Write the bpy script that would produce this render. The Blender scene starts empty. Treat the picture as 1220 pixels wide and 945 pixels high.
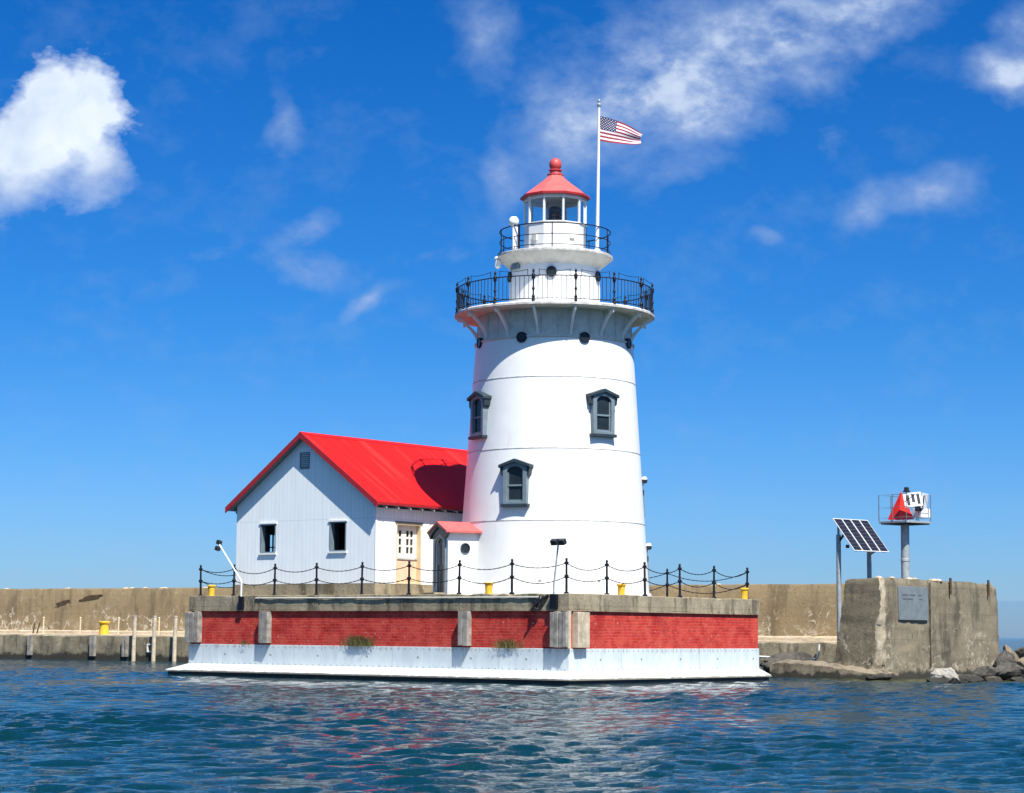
import bpy, bmesh, math, random
import numpy as np
from mathutils import noise as mnoise
from mathutils import Vector, Matrix
random.seed(7)
sc = bpy.context.scene
COL = sc.collection
R = math.radians

# ------------------------------------------------------------------ camera
EYE = Vector((0, 0, 1.9))
FPX, PITCH, ROLL = 2550.0, R(6.3084), R(0.45)
fw = Vector((0, math.cos(PITCH), math.sin(PITCH)))
u0 = Vector((0, -math.sin(PITCH), math.cos(PITCH)))
rt = Vector((1, 0, 0)) * math.cos(ROLL) + u0 * math.sin(ROLL)
up = u0 * math.cos(ROLL) - Vector((1, 0, 0)) * math.sin(ROLL)
cam = bpy.data.cameras.new('camera')
cam.sensor_width = 36; cam.lens = FPX / 1220 * 36
cam.clip_start = 0.1; cam.clip_end = 100000
camo = bpy.data.objects.new('camera', cam); COL.objects.link(camo)
camo.matrix_world = Matrix(((rt.x, up.x, -fw.x, EYE.x), (rt.y, up.y, -fw.y, EYE.y), (rt.z, up.z, -fw.z, EYE.z), (0, 0, 0, 1)))
sc.camera = camo

# ------------------------------------------------------------------ light, sky, exposure
SUN_AZ, SUN_EL = 24.5, 56.0          # sun 24.5 degrees right of straight behind the viewer
sv = Vector((math.sin(R(SUN_AZ)) * math.cos(R(SUN_EL)), -math.cos(R(SUN_AZ)) * math.cos(R(SUN_EL)), math.sin(R(SUN_EL))))
sl = bpy.data.lights.new('sun', 'SUN'); sl.energy = 4.6; sl.angle = R(0.5); sl.color = (1.0, 0.965, 0.89)
so = bpy.data.objects.new('sun', sl); COL.objects.link(so)
so.rotation_euler = sv.to_track_quat('Z', 'Y').to_euler()
sc.view_settings.view_transform = 'Standard'
sc.view_settings.look = 'None'
sc.view_settings.exposure = 0.84
sc.view_settings.gamma = 1
sc.view_settings.use_curve_mapping = False
SKY_STRENGTH = 0.1


class NT:
    """small helper round a node tree"""
    def __init__(s, tree):
        s.t = tree; s.n = tree.nodes; s.l = tree.links
    def new(s, typ, **kw):
        n = s.n.new(typ)
        for k, v in kw.items(): setattr(n, k, v)
        return n
    def link(s, a, b): s.l.new(a, b)
    def put(s, sock, v):
        if isinstance(v, bpy.types.NodeSocket): s.l.new(v, sock)
        elif v is not None: sock.default_value = v
    def math(s, op, a, b=None, c=None, clamp=False):
        n = s.new('ShaderNodeMath', operation=op, use_clamp=clamp)
        for i, v in enumerate((a, b, c)):
            if v is not None: s.put(n.inputs[i], v)
        return n.outputs[0]
    def vmath(s, op, a, b=None):
        n = s.new('ShaderNodeVectorMath', operation=op)
        s.put(n.inputs[0], a)
        if b is not None: s.put(n.inputs[1], b)
        return n.outputs['Value'] if op in ('LENGTH', 'DISTANCE', 'DOT_PRODUCT') else n.outputs[0]
    def mapping(s, vec, loc=(0, 0, 0), rot=(0, 0, 0), scale=(1, 1, 1), typ='POINT'):
        n = s.new('ShaderNodeMapping', vector_type=typ)
        s.put(n.inputs['Vector'], vec)
        n.inputs['Location'].default_value = loc; n.inputs['Rotation'].default_value = rot; n.inputs['Scale'].default_value = scale
        return n.outputs[0]
    def noise(s, vec, scale, detail=4, rough=0.55, dist=0.0, out='Fac'):
        n = s.new('ShaderNodeTexNoise')
        s.put(n.inputs['Vector'], vec); n.inputs['Scale'].default_value = scale
        n.inputs['Detail'].default_value = detail; n.inputs['Roughness'].default_value = rough; n.inputs['Distortion'].default_value = dist
        return n.outputs[out]
    def ramp(s, v, a, b, lo=0.0, hi=1.0, smooth=True):
        n = s.new('ShaderNodeMapRange', interpolation_type='SMOOTHSTEP' if smooth else 'LINEAR')
        s.put(n.inputs[0], v)
        for i, x in enumerate((a, b, lo, hi)): n.inputs[i + 1].default_value = x
        return n.outputs[0]
    def mix(s, f, a, b, mode='MIX'):
        n = s.new('ShaderNodeMix', data_type='RGBA', blend_type=mode)
        s.put(n.inputs[0], f)
        for i, v in ((6, a), (7, b)):
            if isinstance(v, tuple) and len(v) == 3: v = v + (1,)
            s.put(n.inputs[i], v)
        return n.outputs[2]


def make_world():
    w = bpy.data.worlds.new('World'); sc.world = w; w.use_nodes = True
    w.node_tree.nodes.clear()
    N = NT(w.node_tree)
    sky = N.new('ShaderNodeTexSky', sky_type='NISHITA')
    sky.sun_disc = False; sky.sun_elevation = R(SUN_EL); sky.sun_rotation = R(180 - SUN_AZ)
    sky.altitude = 0; sky.air_density = 1.0; sky.dust_density = 0.3; sky.ozone_density = 3.0
    d = N.new('ShaderNodeTexCoord').outputs['Generated']
    sp = N.new('ShaderNodeSeparateXYZ'); N.link(d, sp.inputs[0])
    gx, gy, gz = sp.outputs
    # clear, deep blue air: pull the blue of the sky texture up a little
    hs = N.new('ShaderNodeHueSaturation'); hs.inputs['Saturation'].default_value = 1.15
    hs.inputs['Value'].default_value = 1.0
    N.link(sky.outputs[0], hs.inputs['Color'])
    cr = N.new('ShaderNodeValToRGB'); N.link(N.ramp(gz, -0.02, 0.30, smooth=False), cr.inputs[0])
    cr.color_ramp.elements[0].color = (0.30, 0.445, 0.80, 1); cr.color_ramp.elements[1].color = (0.030, 0.305, 0.625, 1)
    e_ = cr.color_ramp.elements.new(0.5); e_.color = (0.098, 0.355, 0.675, 1)
    # added fill: sky whitened and brightened high on the sunward side (behind the viewer)
    sunward = N.math('MULTIPLY', N.ramp(gy, 0.25, -0.45), N.ramp(gz, 0.05, 0.5))
    tint = N.mix(sunward, cr.outputs[0], (0.80, 0.86, 0.92))
    col = N.mix(1.0, hs.outputs[0], tint, 'MULTIPLY')
    # coordinates on the sky: bearing and height as slopes
    ys = N.math('MAXIMUM', N.math('ABSOLUTE', gy), 0.02)
    cu = N.new('ShaderNodeCombineXYZ')
    N.link(N.math('DIVIDE', gx, ys), cu.inputs[0]); N.link(N.math('DIVIDE', gz, ys), cu.inputs[1]); N.link(N.math('SIGN', gy), cu.inputs[2])
    uv = cu.outputs[0]
    # low bank of haze lying on the lake horizon
    bank = N.ramp(gz, 0.0158, 0.0166, 1, 0)
    col = N.mix(N.math('MULTIPLY', bank, 0.75), col, N.mix(1.0, col, (0.80, 0.84, 0.93), 'MULTIPLY'))
    # clouds: soft regions on the sky broken up by fractal noise
    warp = N.vmath('SCALE', N.vmath('SUBTRACT', N.noise(uv, 14, 4, 0.6, out='Color'), (0.5, 0.5, 0.5)))
    warp.node.inputs['Scale'].default_value = 0.040
    uvw = N.vmath('ADD', uv, warp)
    big = N.noise(N.mapping(uvw, rot=(0, 0, R(-28)), scale=(1, 1.35, 1)), 21, 9, 0.56)
    fine = N.noise(N.mapping(uv, rot=(0, 0, R(40)), scale=(1.0, 1.5, 1), loc=(3, 1, 0)), 60, 8, 0.6)
    shade = N.noise(N.mapping(uv, loc=(5, 2, 0)), 22, 5, 0.55)
    # (u, v, half width, half height, turn, strength)  - u, v are slopes from the viewer
    blobs = []
    def px(x, y):
        q = fw * FPX + rt * (x - 610) - up * (y - 472.5)
        return q.x / q.y, q.z / q.y
    for x, y, rx, ry, a, st in (
            (35, 165, 105, 80, 30, 1.4), (95, 120, 70, 80, -20, 1.2), (15, 205, 75, 60, 0, 1.2), (105, 185, 60, 60, 0, 1.0), (50, 100, 48, 50, 0, 1.0),
            (345, 140, 20, 45, 20, 0.72), (372, 270, 45, 22, 35, 0.72), (368, 312, 75, 24, -8, 0.70), (262, 300, 50, 18, 10, 0.45),
            (440, 354, 44, 14, 32, 0.66), (575, 40, 44, 62, 10, 0.62), (602, 200, 26, 50, 10, 0.62),
            (770, 105, 170, 85, 24, 0.98), (905, 62, 170, 66, 26, 0.95), (1035, 15, 105, 44, 25, 0.92), (690, 130, 80, 75, 40, 0.80), (840, 128, 95, 52, 10, 0.92),
            (1035, 236, 44, 26, 40, 0.70), (1115, 222, 55, 30, 10, 0.66), (900, 291, 22, 9, 5, 0.55), (988, 160, 24, 22, 30, 0.52), (815, 205, 60, 34, 30, 0.48),
            (1200, 88, 52, 48, 40, 0.92), (1215, 30, 34, 40, 0, 0.75), (515, 300, 50, 16, 0, 0.4)):
        u, v = px(x, y); k_ = 1.15 if st < 0.8 else (0.95 if x < 200 else 1.04); blobs.append((u, v, k_ * rx / FPX, k_ * ry / FPX, a, st * (0.80 if st < 0.8 else 1)))
    # more of the same fair-weather cloud outside this view
    rr = random.Random(3)
    for i in range(7):
        blobs.append((rr.choice((-1, 1)) * rr.uniform(0.34, 1.1), rr.uniform(0.1, 0.45), rr.uniform(.05, .12), rr.uniform(.03, .06), rr.uniform(-20, 30), rr.uniform(.7, 1.2)))
    def density(lst):
        tot = None
        for u, v, rx, ry, a, st in lst:
            q = N.mapping(N.vmath('SUBTRACT', uvw, (u, v, 1)), rot=(0, 0, R(-a)))
            q = N.mapping(q, scale=(1 / rx, 1 / ry, 0))
            m = N.ramp(N.vmath('LENGTH', q), 0.0, 1.55, st, 0.0)
            tot = m if tot is None else N.math('SMOOTH_MAX', tot, m, 0.2)
        return tot
    b0, f0 = N.math('SUBTRACT', big, 0.5), N.math('SUBTRACT', fine, 0.5)
    # heaped cloud: crisp puffed edge above, soft below
    puff, wisp = blobs[:5], blobs[5:]
    d1 = density(puff)
    d1 = N.math('ADD', d1, N.math('MULTIPLY', N.math('ADD', N.math('MULTIPLY', b0, 0.9), N.math('MULTIPLY', f0, 0.9)), N.ramp(d1, 0.0, 0.3, 0, 1)))
    lowside = N.ramp(N.math('DIVIDE', gz, ys), 0.205, 0.235, 1, 0)
    cov1 = N.math('DIVIDE', N.math('SUBTRACT', d1, N.math('SUBTRACT', 0.44, N.math('MULTIPLY', lowside, 0.22))), N.math('ADD', 0.40, N.math('MULTIPLY', lowside, 0.65)), clamp=True)
    body = N.noise(N.mapping(uvw, loc=(2, 2, 0)), 30, 6, 0.55)
    lit1 = N.math('ADD', N.math('MULTIPLY', N.math('SUBTRACT', 1.0, lowside), 0.35), N.math('ADD', N.math('MULTIPLY', N.math('SUBTRACT', body, 0.5), 1.3), 0.42), clamp=True)
    # thin torn cloud
    d2 = density(wisp)
    n2 = N.math('ADD', N.math('MULTIPLY', b0, 2.3), N.math('MULTIPLY', f0, 1.4))
    d2 = N.math('ADD', N.math('MULTIPLY', d2, N.math('ADD', 1.0, n2)), N.math('MULTIPLY', n2, N.ramp(d2, 0.0, 0.25, 0, 0.12)))
    cov2 = N.ramp(d2, 0.14, 1.12, smooth=False)
    lit2 = N.ramp(d2, 0.45, 1.6, 0.0, 0.62)
    shadow_c, light_c = (2.0, 2.75, 4.3), (5.2, 5.7, 6.3)
    col = N.mix(N.math('MULTIPLY', cov2, 0.90), col, N.mix(lit2, shadow_c, light_c))
    col = N.mix(N.math('MULTIPLY', cov1, 0.97), col, N.mix(lit1, shadow_c, light_c))
    bg = N.new('ShaderNodeBackground'); N.link(col, bg.inputs[0]); bg.inputs[1].default_value = SKY_STRENGTH
    out = N.new('ShaderNodeOutputWorld'); N.link(bg.outputs[0], out.inputs[0])
make_world()

# ------------------------------------------------------------------ materials
MATS = {}
def base_mat(name):
    m = bpy.data.materials.new(name); m.use_nodes = True
    m.node_tree.nodes.clear()
    N = NT(m.node_tree)
    b = N.new('ShaderNodeBsdfPrincipled'); o = N.new('ShaderNodeOutputMaterial'); N.link(b.outputs[0], o.inputs[0])
    MATS[name] = m
    return m, N, b
def objco(N, shift=True):
    c = N.new('ShaderNodeTexCoord').outputs['Object']
    if shift:
        r = N.new('ShaderNodeObjectInfo').outputs['Random']
        k = N.new('ShaderNodeCombineXYZ')
        for i in range(3): N.link(N.math('MULTIPLY', r, 17.0 + 9 * i), k.inputs[i])
        c = N.vmath('ADD', c, k.outputs[0])
    return c
def bump(N, b, h, strength=0.3, dist=0.02):
    n = N.new('ShaderNodeBump'); n.inputs['Strength'].default_value = strength; n.inputs['Distance'].default_value = dist
    N.link(h, n.inputs['Height']); N.link(n.outputs[0], b.inputs['Normal'])
def plain(name, col, rough=0.5, metal=0.0, var=0.12, scale=3.0, dirt=None, dirt_amt=0.35, bumps=0.0, bscale=40):
    m, N, b = base_mat(name)
    co = objco(N)
    n = N.noise(co, scale, 5, 0.6)
    k = tuple(c * (1 - var) for c in col); h = tuple(min(1, c * (1 + var)) for c in col)
    c = N.mix(N.ramp(n, 0.3, 0.7), k, h)
    if dirt:
        s = N.noise(N.mapping(co, scale=(1, 1, 0.12)), 5.0, 5, 0.65)
        c = N.mix(N.ramp(s, 0.58, 0.78, 0, dirt_amt), c, dirt)
    N.put(b.inputs['Base Color'], c)
    b.inputs['Roughness'].default_value = rough; b.inputs['Metallic'].default_value = metal
    if bumps: bump(N, b, N.noise(co, bscale, 4, 0.6), bumps, 0.01)
    return m

plain('tower_paint', (0.79, 0.79, 0.765), 0.42, var=0.03, scale=1.2, dirt=(0.56, 0.50, 0.42), dirt_amt=0.30, bumps=0.12, bscale=9)
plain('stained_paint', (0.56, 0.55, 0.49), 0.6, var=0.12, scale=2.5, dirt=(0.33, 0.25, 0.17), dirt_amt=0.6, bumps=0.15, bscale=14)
plain('seam_paint', (0.50, 0.48, 0.45), 0.6, var=0.3, scale=4)
plain('white_enamel', (0.80, 0.80, 0.78), 0.35, var=0.03)
plain('flange_paint', (0.76, 0.765, 0.74), 0.5, var=0.10, scale=1.5, dirt=(0.40, 0.36, 0.28), dirt_amt=0.55, bumps=0.2, bscale=10)
def grimy():
    m = MATS['flange_paint']; N = NT(m.node_tree); b = [n for n in N.n if n.type == 'BSDF_PRINCIPLED'][0]
    old = b.inputs['Base Color'].links[0].from_socket
    p = N.new('ShaderNodeNewGeometry').outputs['Position']; sp = N.new('ShaderNodeSeparateXYZ'); N.link(p, sp.inputs[0])
    wob = N.math('MULTIPLY', N.math('SUBTRACT', N.noise(p, 2.6, 6, 0.7), 0.5), 0.22)
    e = N.ramp(N.math('ADD', sp.outputs[2], wob), 0.20, 0.275, 0.85, 0)
    c = N.mix(e, old, (0.20, 0.17, 0.10)); N.link(c, b.inputs['Base Color'])
grimy()
plain('dark_joint', (0.07, 0.058, 0.04), 0.9, var=0.3)
plain('slate_paint', (0.155, 0.20, 0.225), 0.45, var=0.12)
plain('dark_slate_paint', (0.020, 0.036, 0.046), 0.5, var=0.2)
m_ = plain('black_iron', (0.007, 0.008, 0.014), 0.5, var=0.3, scale=8)
[setattr(n.inputs['Specular IOR Level'], 'default_value', 0.25) for n in m_.node_tree.nodes if n.type == 'BSDF_PRINCIPLED']
plain('black_plastic', (0.02, 0.02, 0.022), 0.4)
plain('roof_red', (0.62, 0.012, 0.010), 0.40, var=0.05, scale=1.5)
plain('faded_red', (0.60, 0.115, 0.105), 0.5, var=0.12, scale=2.5)
plain('ball_red', (0.50, 0.065, 0.060), 0.5, var=0.12)
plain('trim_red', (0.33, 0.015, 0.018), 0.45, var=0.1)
plain('beacon_red', (0.66, 0.022, 0.012), 0.45, var=0.08)
plain('yellow_paint', (0.74, 0.44, 0.03), 0.5, var=0.12, scale=4, dirt=(0.30, 0.17, 0.05), dirt_amt=0.3)
plain('cream_paint', (0.66, 0.52, 0.33), 0.55, var=0.06)
plain('cream_light', (0.80, 0.76, 0.66), 0.5, var=0.05)
plain('peach_reflection', (0.72, 0.52, 0.36), 0.55, var=0.08)  # lower door: peach reflected light put into its base colour
plain('galvanised', (0.33, 0.365, 0.375), 0.5, metal=0.15, var=0.15, scale=6, dirt=(0.25, 0.26, 0.26), dirt_amt=0.4)
plain('rail_grey', (0.11, 0.12, 0.135), 0.5, var=0.15)
plain('weathered_wood', (0.27, 0.245, 0.21), 0.85, var=0.35, scale=3, dirt=(0.09, 0.08, 0.07), dirt_amt=0.8, bumps=0.6, bscale=14)
plain('pale_timber', (0.50, 0.42, 0.30), 0.85, var=0.22, scale=4, dirt=(0.2, 0.17, 0.13), dirt_amt=0.7, bumps=0.4, bscale=16)
plain('rust', (0.065, 0.040, 0.018), 0.8, var=0.4, scale=8)
plain('plaque_metal', (0.21, 0.235, 0.235), 0.45, metal=0.2, var=0.12, scale=3)
plain('plaque_ink', (0.10, 0.11, 0.12), 0.6, var=0.1)
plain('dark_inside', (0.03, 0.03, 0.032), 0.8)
plain('lens_brown', (0.045, 0.026, 0.026), 0.2, var=0.3, scale=9)
plain('grass_blade', (0.13, 0.12, 0.030), 0.7, var=0.4, scale=12)
plain('dry_blade', (0.36, 0.24, 0.07), 0.7, var=0.4, scale=12)
plain('flag_red', (0.26, 0.012, 0.03), 0.8, var=0.05)
plain('flag_white', (0.78, 0.72, 0.74), 0.8, var=0.02)
plain('flag_blue', (0.014, 0.020, 0.085), 0.8, var=0.05)
plain('algae', (0.022, 0.021, 0.015), 0.5, var=0.5, scale=3, bumps=0.5, bscale=8)


def siding():
    m, N, b = base_mat('siding')
    co = objco(N, False)
    sp = N.new('ShaderNodeSeparateXYZ'); N.link(co, sp.inputs[0])
    s = N.math('ADD', sp.outputs[0], sp.outputs[1])
    f = N.math('FRACT', N.math('MULTIPLY', s, 1 / 0.23))
    g = N.ramp(N.math('ABSOLUTE', N.math('SUBTRACT', f, 0.5)), 0.40, 0.47)
    n = N.noise(N.mapping(co, scale=(1, 1, 0.15)), 4.0, 4, 0.6)
    c = N.mix(N.ramp(n, 0.35, 0.7), (0.87, 0.90, 0.875), (0.81, 0.84, 0.825))
    hl = N.math('ABSOLUTE', N.math('SUBTRACT', sp.outputs[2], 3.15))
    c = N.mix(N.math('MULTIPLY', N.ramp(hl, 0.008, 0.02, 1, 0), 0.35), c, (0.4, 0.42, 0.43))
    c = N.mix(N.math('MULTIPLY', g, 0.24), c, (0.42, 0.45, 0.48))
    N.put(b.inputs['Base Color'], c); b.inputs['Roughness'].default_value = 0.5
    bump(N, b, g, -0.7, 0.02)
siding()

def ribbed_roof():
    m, N, b = base_mat('ribbed_roof')
    co = objco(N, False)
    sp = N.new('ShaderNodeSeparateXYZ'); N.link(co, sp.inputs[0])
    f = N.math('FRACT', N.math('MULTIPLY', sp.outputs[0], 1 / 0.3))
    g = N.ramp(N.math('ABSOLUTE', N.math('SUBTRACT', f, 0.5)), 0.44, 0.48)
    n = N.noise(co, 1.3, 4, 0.6)
    c = N.mix(n, (0.66, 0.014, 0.012), (0.57, 0.011, 0.010))
    wr = N.noise(N.mapping(co, scale=(1.6, 0.16, 0.16)), 1.5, 5, 0.6)
    c = N.mix(N.ramp(wr, 0.48, 0.70, 0, 0.5), c, (0.66, 0.045, 0.036))
    N.put(b.inputs['Base Color'], c); b.inputs['Roughness'].default_value = 0.5; b.inputs['Specular IOR Level'].default_value = 0.12
    bump(N, b, g, 0.35, 0.015)
ribbed_roof()

def painted_brick():
    m, N, b = base_mat('painted_brick')
    co = objco(N, False)
    sp = N.new('ShaderNodeSeparateXYZ'); N.link(co, sp.inputs[0])
    cb = N.new('ShaderNodeCombineXYZ')
    N.link(N.math('ADD', sp.outputs[0], sp.outputs[1]), cb.inputs[0]); N.link(sp.outputs[2], cb.inputs[1])
    wob = N.vmath('SCALE', N.vmath('SUBTRACT', N.noise(cb.outputs[0], 3, 3, out='Color'), (.5, .5, .5))); wob.node.inputs['Scale'].default_value = 0.05
    v = N.vmath('ADD', cb.outputs[0], wob)
    br = N.new('ShaderNodeTexBrick'); N.link(v, br.inputs['Vector'])
    br.inputs['Scale'].default_value = 1.0; br.inputs['Brick Width'].default_value = 0.34; br.inputs['Row Height'].default_value = 0.118
    br.inputs['Mortar Size'].default_value = 0.012; br.inputs['Mortar Smooth'].default_value = 0.4
    br.inputs['Color1'].default_value = (0.50, 0.034, 0.024, 1); br.inputs['Color2'].default_value = (0.36, 0.022, 0.018, 1)
    br.inputs['Mortar'].default_value = (0.50, 0.10, 0.085, 1); br.inputs['Bias'].default_value = 0.0
    n = N.noise(v, 2.2, 6, 0.65)
    c = N.mix(N.ramp(n, 0.38, 0.62, 0, 0.7), br.outputs['Color'], (0.58, 0.095, 0.068))
    c = N.mix(N.ramp(N.noise(N.mapping(v, loc=(3, 6, 0)), 0.7, 5, 0.6), 0.48, 0.68, 0, 0.55), c, (0.26, 0.016, 0.018))
    s = N.noise(v, 9, 4, 0.6)
    c = N.mix(N.ramp(s, 0.61, 0.68, 0, 0.8), c, (0.085, 0.018, 0.018))
    chip = N.noise(N.mapping(v, loc=(7, 3, 0)), 6.5, 3, 0.5)
    c = N.mix(N.ramp(chip, 0.68, 0.72, 0, 0.85), c, (0.52, 0.34, 0.30))
    joint = N.ramp(N.math('ABSOLUTE', N.math('SUBTRACT', sp.outputs[1], 9.3)), 0.02, 0.035, 0.35, 0)
    c = N.mix(joint, c, (0.5, 0.12, 0.10))
    N.put(b.inputs['Base Color'], c); b.inputs['Roughness'].default_value = 0.7; b.inputs['Specular IOR Level'].default_value = 0.10
    h = N.math('ADD', N.math('MULTIPLY', br.outputs['Fac'], -0.8), N.math('MULTIPLY', s, 1.1))
    bump(N, b, h, 0.8, 0.02)
painted_brick()

def concrete(name, c1, c2, stain, pale, zveins=None, waterline=None, scale=1.0, paleamt=0.5):
    m, N, b = base_mat(name)
    co = objco(N, False)
    p = N.new('ShaderNodeNewGeometry').outputs['Position']
    sp = N.new('ShaderNodeSeparateXYZ'); N.link(p, sp.inputs[0]); z = sp.outputs[2]
    n = N.noise(co, 0.5 * scale, 6, 0.65)
    c = N.mix(N.ramp(n, 0.32, 0.68), c1, c2)
    st = N.noise(N.mapping(co, scale=(1, 1, 0.22)), 1.3 * scale, 6, 0.68)
    c = N.mix(N.ramp(st, 0.47, 0.66, 0, 0.85), c, stain)
    sp2 = N.noise(N.mapping(co, loc=(4, 9, 1)), 2.6 * scale, 7, 0.7)
    c = N.mix(N.ramp(sp2, 0.57, 0.70, 0, paleamt), c, pale)
    pour = N.math('ABSOLUTE', N.math('SUBTRACT', N.math('FRACT', N.math('ADD', N.math('MULTIPLY', z, 0.83), N.math('MULTIPLY', N.noise(co, 0.8, 3, 0.5), 0.12))), 0.5))
    c = N.mix(N.ramp(pour, 0.0, 0.022, 0.35, 0), c, stain)
    pits = N.noise(N.mapping(co, loc=(2, 8, 5)), 5.5 * scale, 4, 0.6)
    c = N.mix(N.ramp(pits, 0.63, 0.70, 0, 0.7), c, N.mix(1.0, stain, (0.6, 0.6, 0.6), 'MULTIPLY'))
    grain = N.noise(co, 14, 6, 0.7)
    c = N.mix(N.ramp(grain, 0.35, 0.75, 0.0, 0.40), c, N.mix(1.0, c, (0.45, 0.43, 0.40), 'MULTIPLY'))
    if zveins:
        lo, mid, hi, amt, sc_ = zveins
        wv = N.vmath('SCALE', N.vmath('SUBTRACT', N.noise(co, 1.1, 5, 0.65, out='Color'), (.5, .5, .5))); wv.node.inputs['Scale'].default_value = 1.3
        vo = N.new('ShaderNodeTexVoronoi', feature='DISTANCE_TO_EDGE'); N.link(N.mapping(N.vmath('ADD', co, wv), scale=(1, 1, 0.75)), vo.inputs['Vector']); vo.inputs['Scale'].default_value = sc_
        vein = N.math('MULTIPLY', N.ramp(vo.outputs['Distance'], 0.012, 0.05, 1, 0), N.ramp(N.noise(co, 3.2, 4, 0.6), 0.40, 0.56))
        crust = N.ramp(N.noise(N.mapping(co, scale=(1, 1, 1.5)), 1.9, 8, 0.75), 0.50, 0.60)
        patch = N.ramp(N.noise(N.mapping(co, loc=(1, 5, 3)), 0.42, 3, 0.5), 0.42, 0.56)
        band = N.math('MULTIPLY', N.ramp(z, mid, hi, 1, 0), N.ramp(z, lo, lo + 0.1))
        low = N.math('MULTIPLY', N.ramp(z, lo + 0.15, mid, 1, 0), N.ramp(z, lo, lo + 0.1))
        f = N.math('MAXIMUM', N.math('MULTIPLY', N.math('MULTIPLY', vein, band), patch), N.math('MULTIPLY', N.math('MULTIPLY', crust, low), 0.9))
        c = N.mix(N.math('MULTIPLY', f, amt), c, (0.62, 0.54, 0.42))
    rough = 0.85
    if waterline:
        wl = N.math('ADD', z, N.math('MULTIPLY', N.math('SUBTRACT', N.noise(p, 1.6, 5, 0.65), 0.5), 0.9))
        c = N.mix(N.ramp(wl, waterline * 0.55, waterline, 0.93, 0), c, (0.020, 0.019, 0.013))
    N.put(b.inputs['Base Color'], c); b.inputs['Roughness'].default_value = rough
    h = N.math('ADD', N.math('MULTIPLY', grain, 0.4), N.math('MULTIPLY', sp2, 0.9))
    bump(N, b, h, 0.75, 0.05)
concrete('wall_concrete', (0.31, 0.225, 0.115), (0.25, 0.185, 0.10), (0.15, 0.11, 0.06), (0.42, 0.34, 0.22), zveins=(1.5, 2.75, 3.8, 0.95, 1.0), scale=0.9, paleamt=0.45)
concrete('quay_concrete', (0.27, 0.23, 0.15), (0.16, 0.135, 0.085), (0.06, 0.052, 0.034), (0.42, 0.37, 0.28), waterline=0.50, scale=1.7, paleamt=0.7)
concrete('quay_top', (0.62, 0.50, 0.35), (0.52, 0.42, 0.29), (0.38, 0.30, 0.2), (0.7, 0.6, 0.46), scale=1.2)
concrete('block_concrete', (0.255, 0.21, 0.135), (0.175, 0.145, 0.095), (0.075, 0.062, 0.042), (0.42, 0.36, 0.25), zveins=(0.3, 1.0, 3.3, 0.6, 1.15), waterline=0.40, scale=0.9)
concrete('edge_concrete', (0.50, 0.43, 0.32), (0.36, 0.30, 0.21), (0.2, 0.165, 0.11), (0.66, 0.60, 0.48), scale=2.2, paleamt=0.8)
concrete('coping_concrete', (0.39, 0.325, 0.215), (0.26, 0.215, 0.14), (0.09, 0.075, 0.048), (0.54, 0.46, 0.33), scale=1.3)
concrete('slab_concrete', (0.30, 0.245, 0.165), (0.22, 0.18, 0.125), (0.10, 0.082, 0.055), (0.42, 0.36, 0.26), waterline=0.30, scale=1.6)
concrete('rock_pale', (0.44, 0.40, 0.34), (0.33, 0.30, 0.26), (0.17, 0.15, 0.13), (0.55, 0.50, 0.43), waterline=0.24, scale=2.0)
concrete('rock_dark', (0.105, 0.094, 0.078), (0.062, 0.055, 0.045), (0.03, 0.028, 0.024), (0.24, 0.21, 0.17), waterline=0.34, scale=1.6)
concrete('rock_brown', (0.27, 0.21, 0.14), (0.17, 0.135, 0.09), (0.10, 0.08, 0.055), (0.40, 0.34, 0.24), waterline=0.34, scale=1.6)

def steel_plate():
    m, N, b = base_mat('steel_plate')
    co = objco(N, False)
    sp = N.new('ShaderNodeSeparateXYZ'); N.link(co, sp.inputs[0])
    s = N.math('ADD', sp.outputs[0], sp.outputs[1]); z = sp.outputs[2]
    n = N.noise(N.mapping(co, scale=(1, 1, 0.3)), 2.5, 5, 0.65)
    c = N.mix(N.ramp(n, 0.3, 0.7), (0.60, 0.66, 0.66), (0.50, 0.56, 0.575))
    def dots(pitch, z0, rad):
        fx = N.math('SUBTRACT', N.math('FRACT', N.math('MULTIPLY', s, 1 / pitch)), 0.5)
        dx = N.math('MULTIPLY', fx, pitch); dz = N.math('SUBTRACT', z, z0)
        dd = N.math('SQRT', N.math('ADD', N.math('MULTIPLY', dx, dx), N.math('MULTIPLY', dz, dz)))
        return N.ramp(dd, rad * 0.6, rad, 1, 0)
    r = N.math('MAXIMUM', dots(0.33, 1.255, 0.034), N.math('MAXIMUM', dots(0.33, 0.555, 0.034), dots(2.7, 0.93, 0.06)))
    drip = N.math('MULTIPLY', N.noise(N.mapping(co, scale=(9, 9, 0.6)), 1.0, 3, 0.5), N.ramp(z, 0.8, 1.25))
    c = N.mix(N.ramp(drip, 0.47, 0.66, 0, 0.6), c, (0.34, 0.31, 0.26))
    sc2 = N.noise(N.mapping(co, scale=(1, 1, 0.6), loc=(5, 1, 2)), 3.2, 6, 0.7)
    c = N.mix(N.ramp(sc2, 0.58, 0.70, 0, 0.45), c, (0.36, 0.36, 0.34))
    c = N.mix(N.math('MULTIPLY', r, 0.75), c, (0.17, 0.15, 0.14))
    seam = N.ramp(N.math('ABSOLUTE', N.math('SUBTRACT', N.math('FRACT', N.math('MULTIPLY', s, 1 / 5.4)), 0.5)), 0.002, 0.004, 0.6, 0)
    c = N.mix(seam, c, (0.28, 0.29, 0.29))
    N.put(b.inputs['Base Color'], c); b.inputs['Roughness'].default_value = 0.45
    bump(N, b, r, 0.6, 0.03)
steel_plate()

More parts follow.
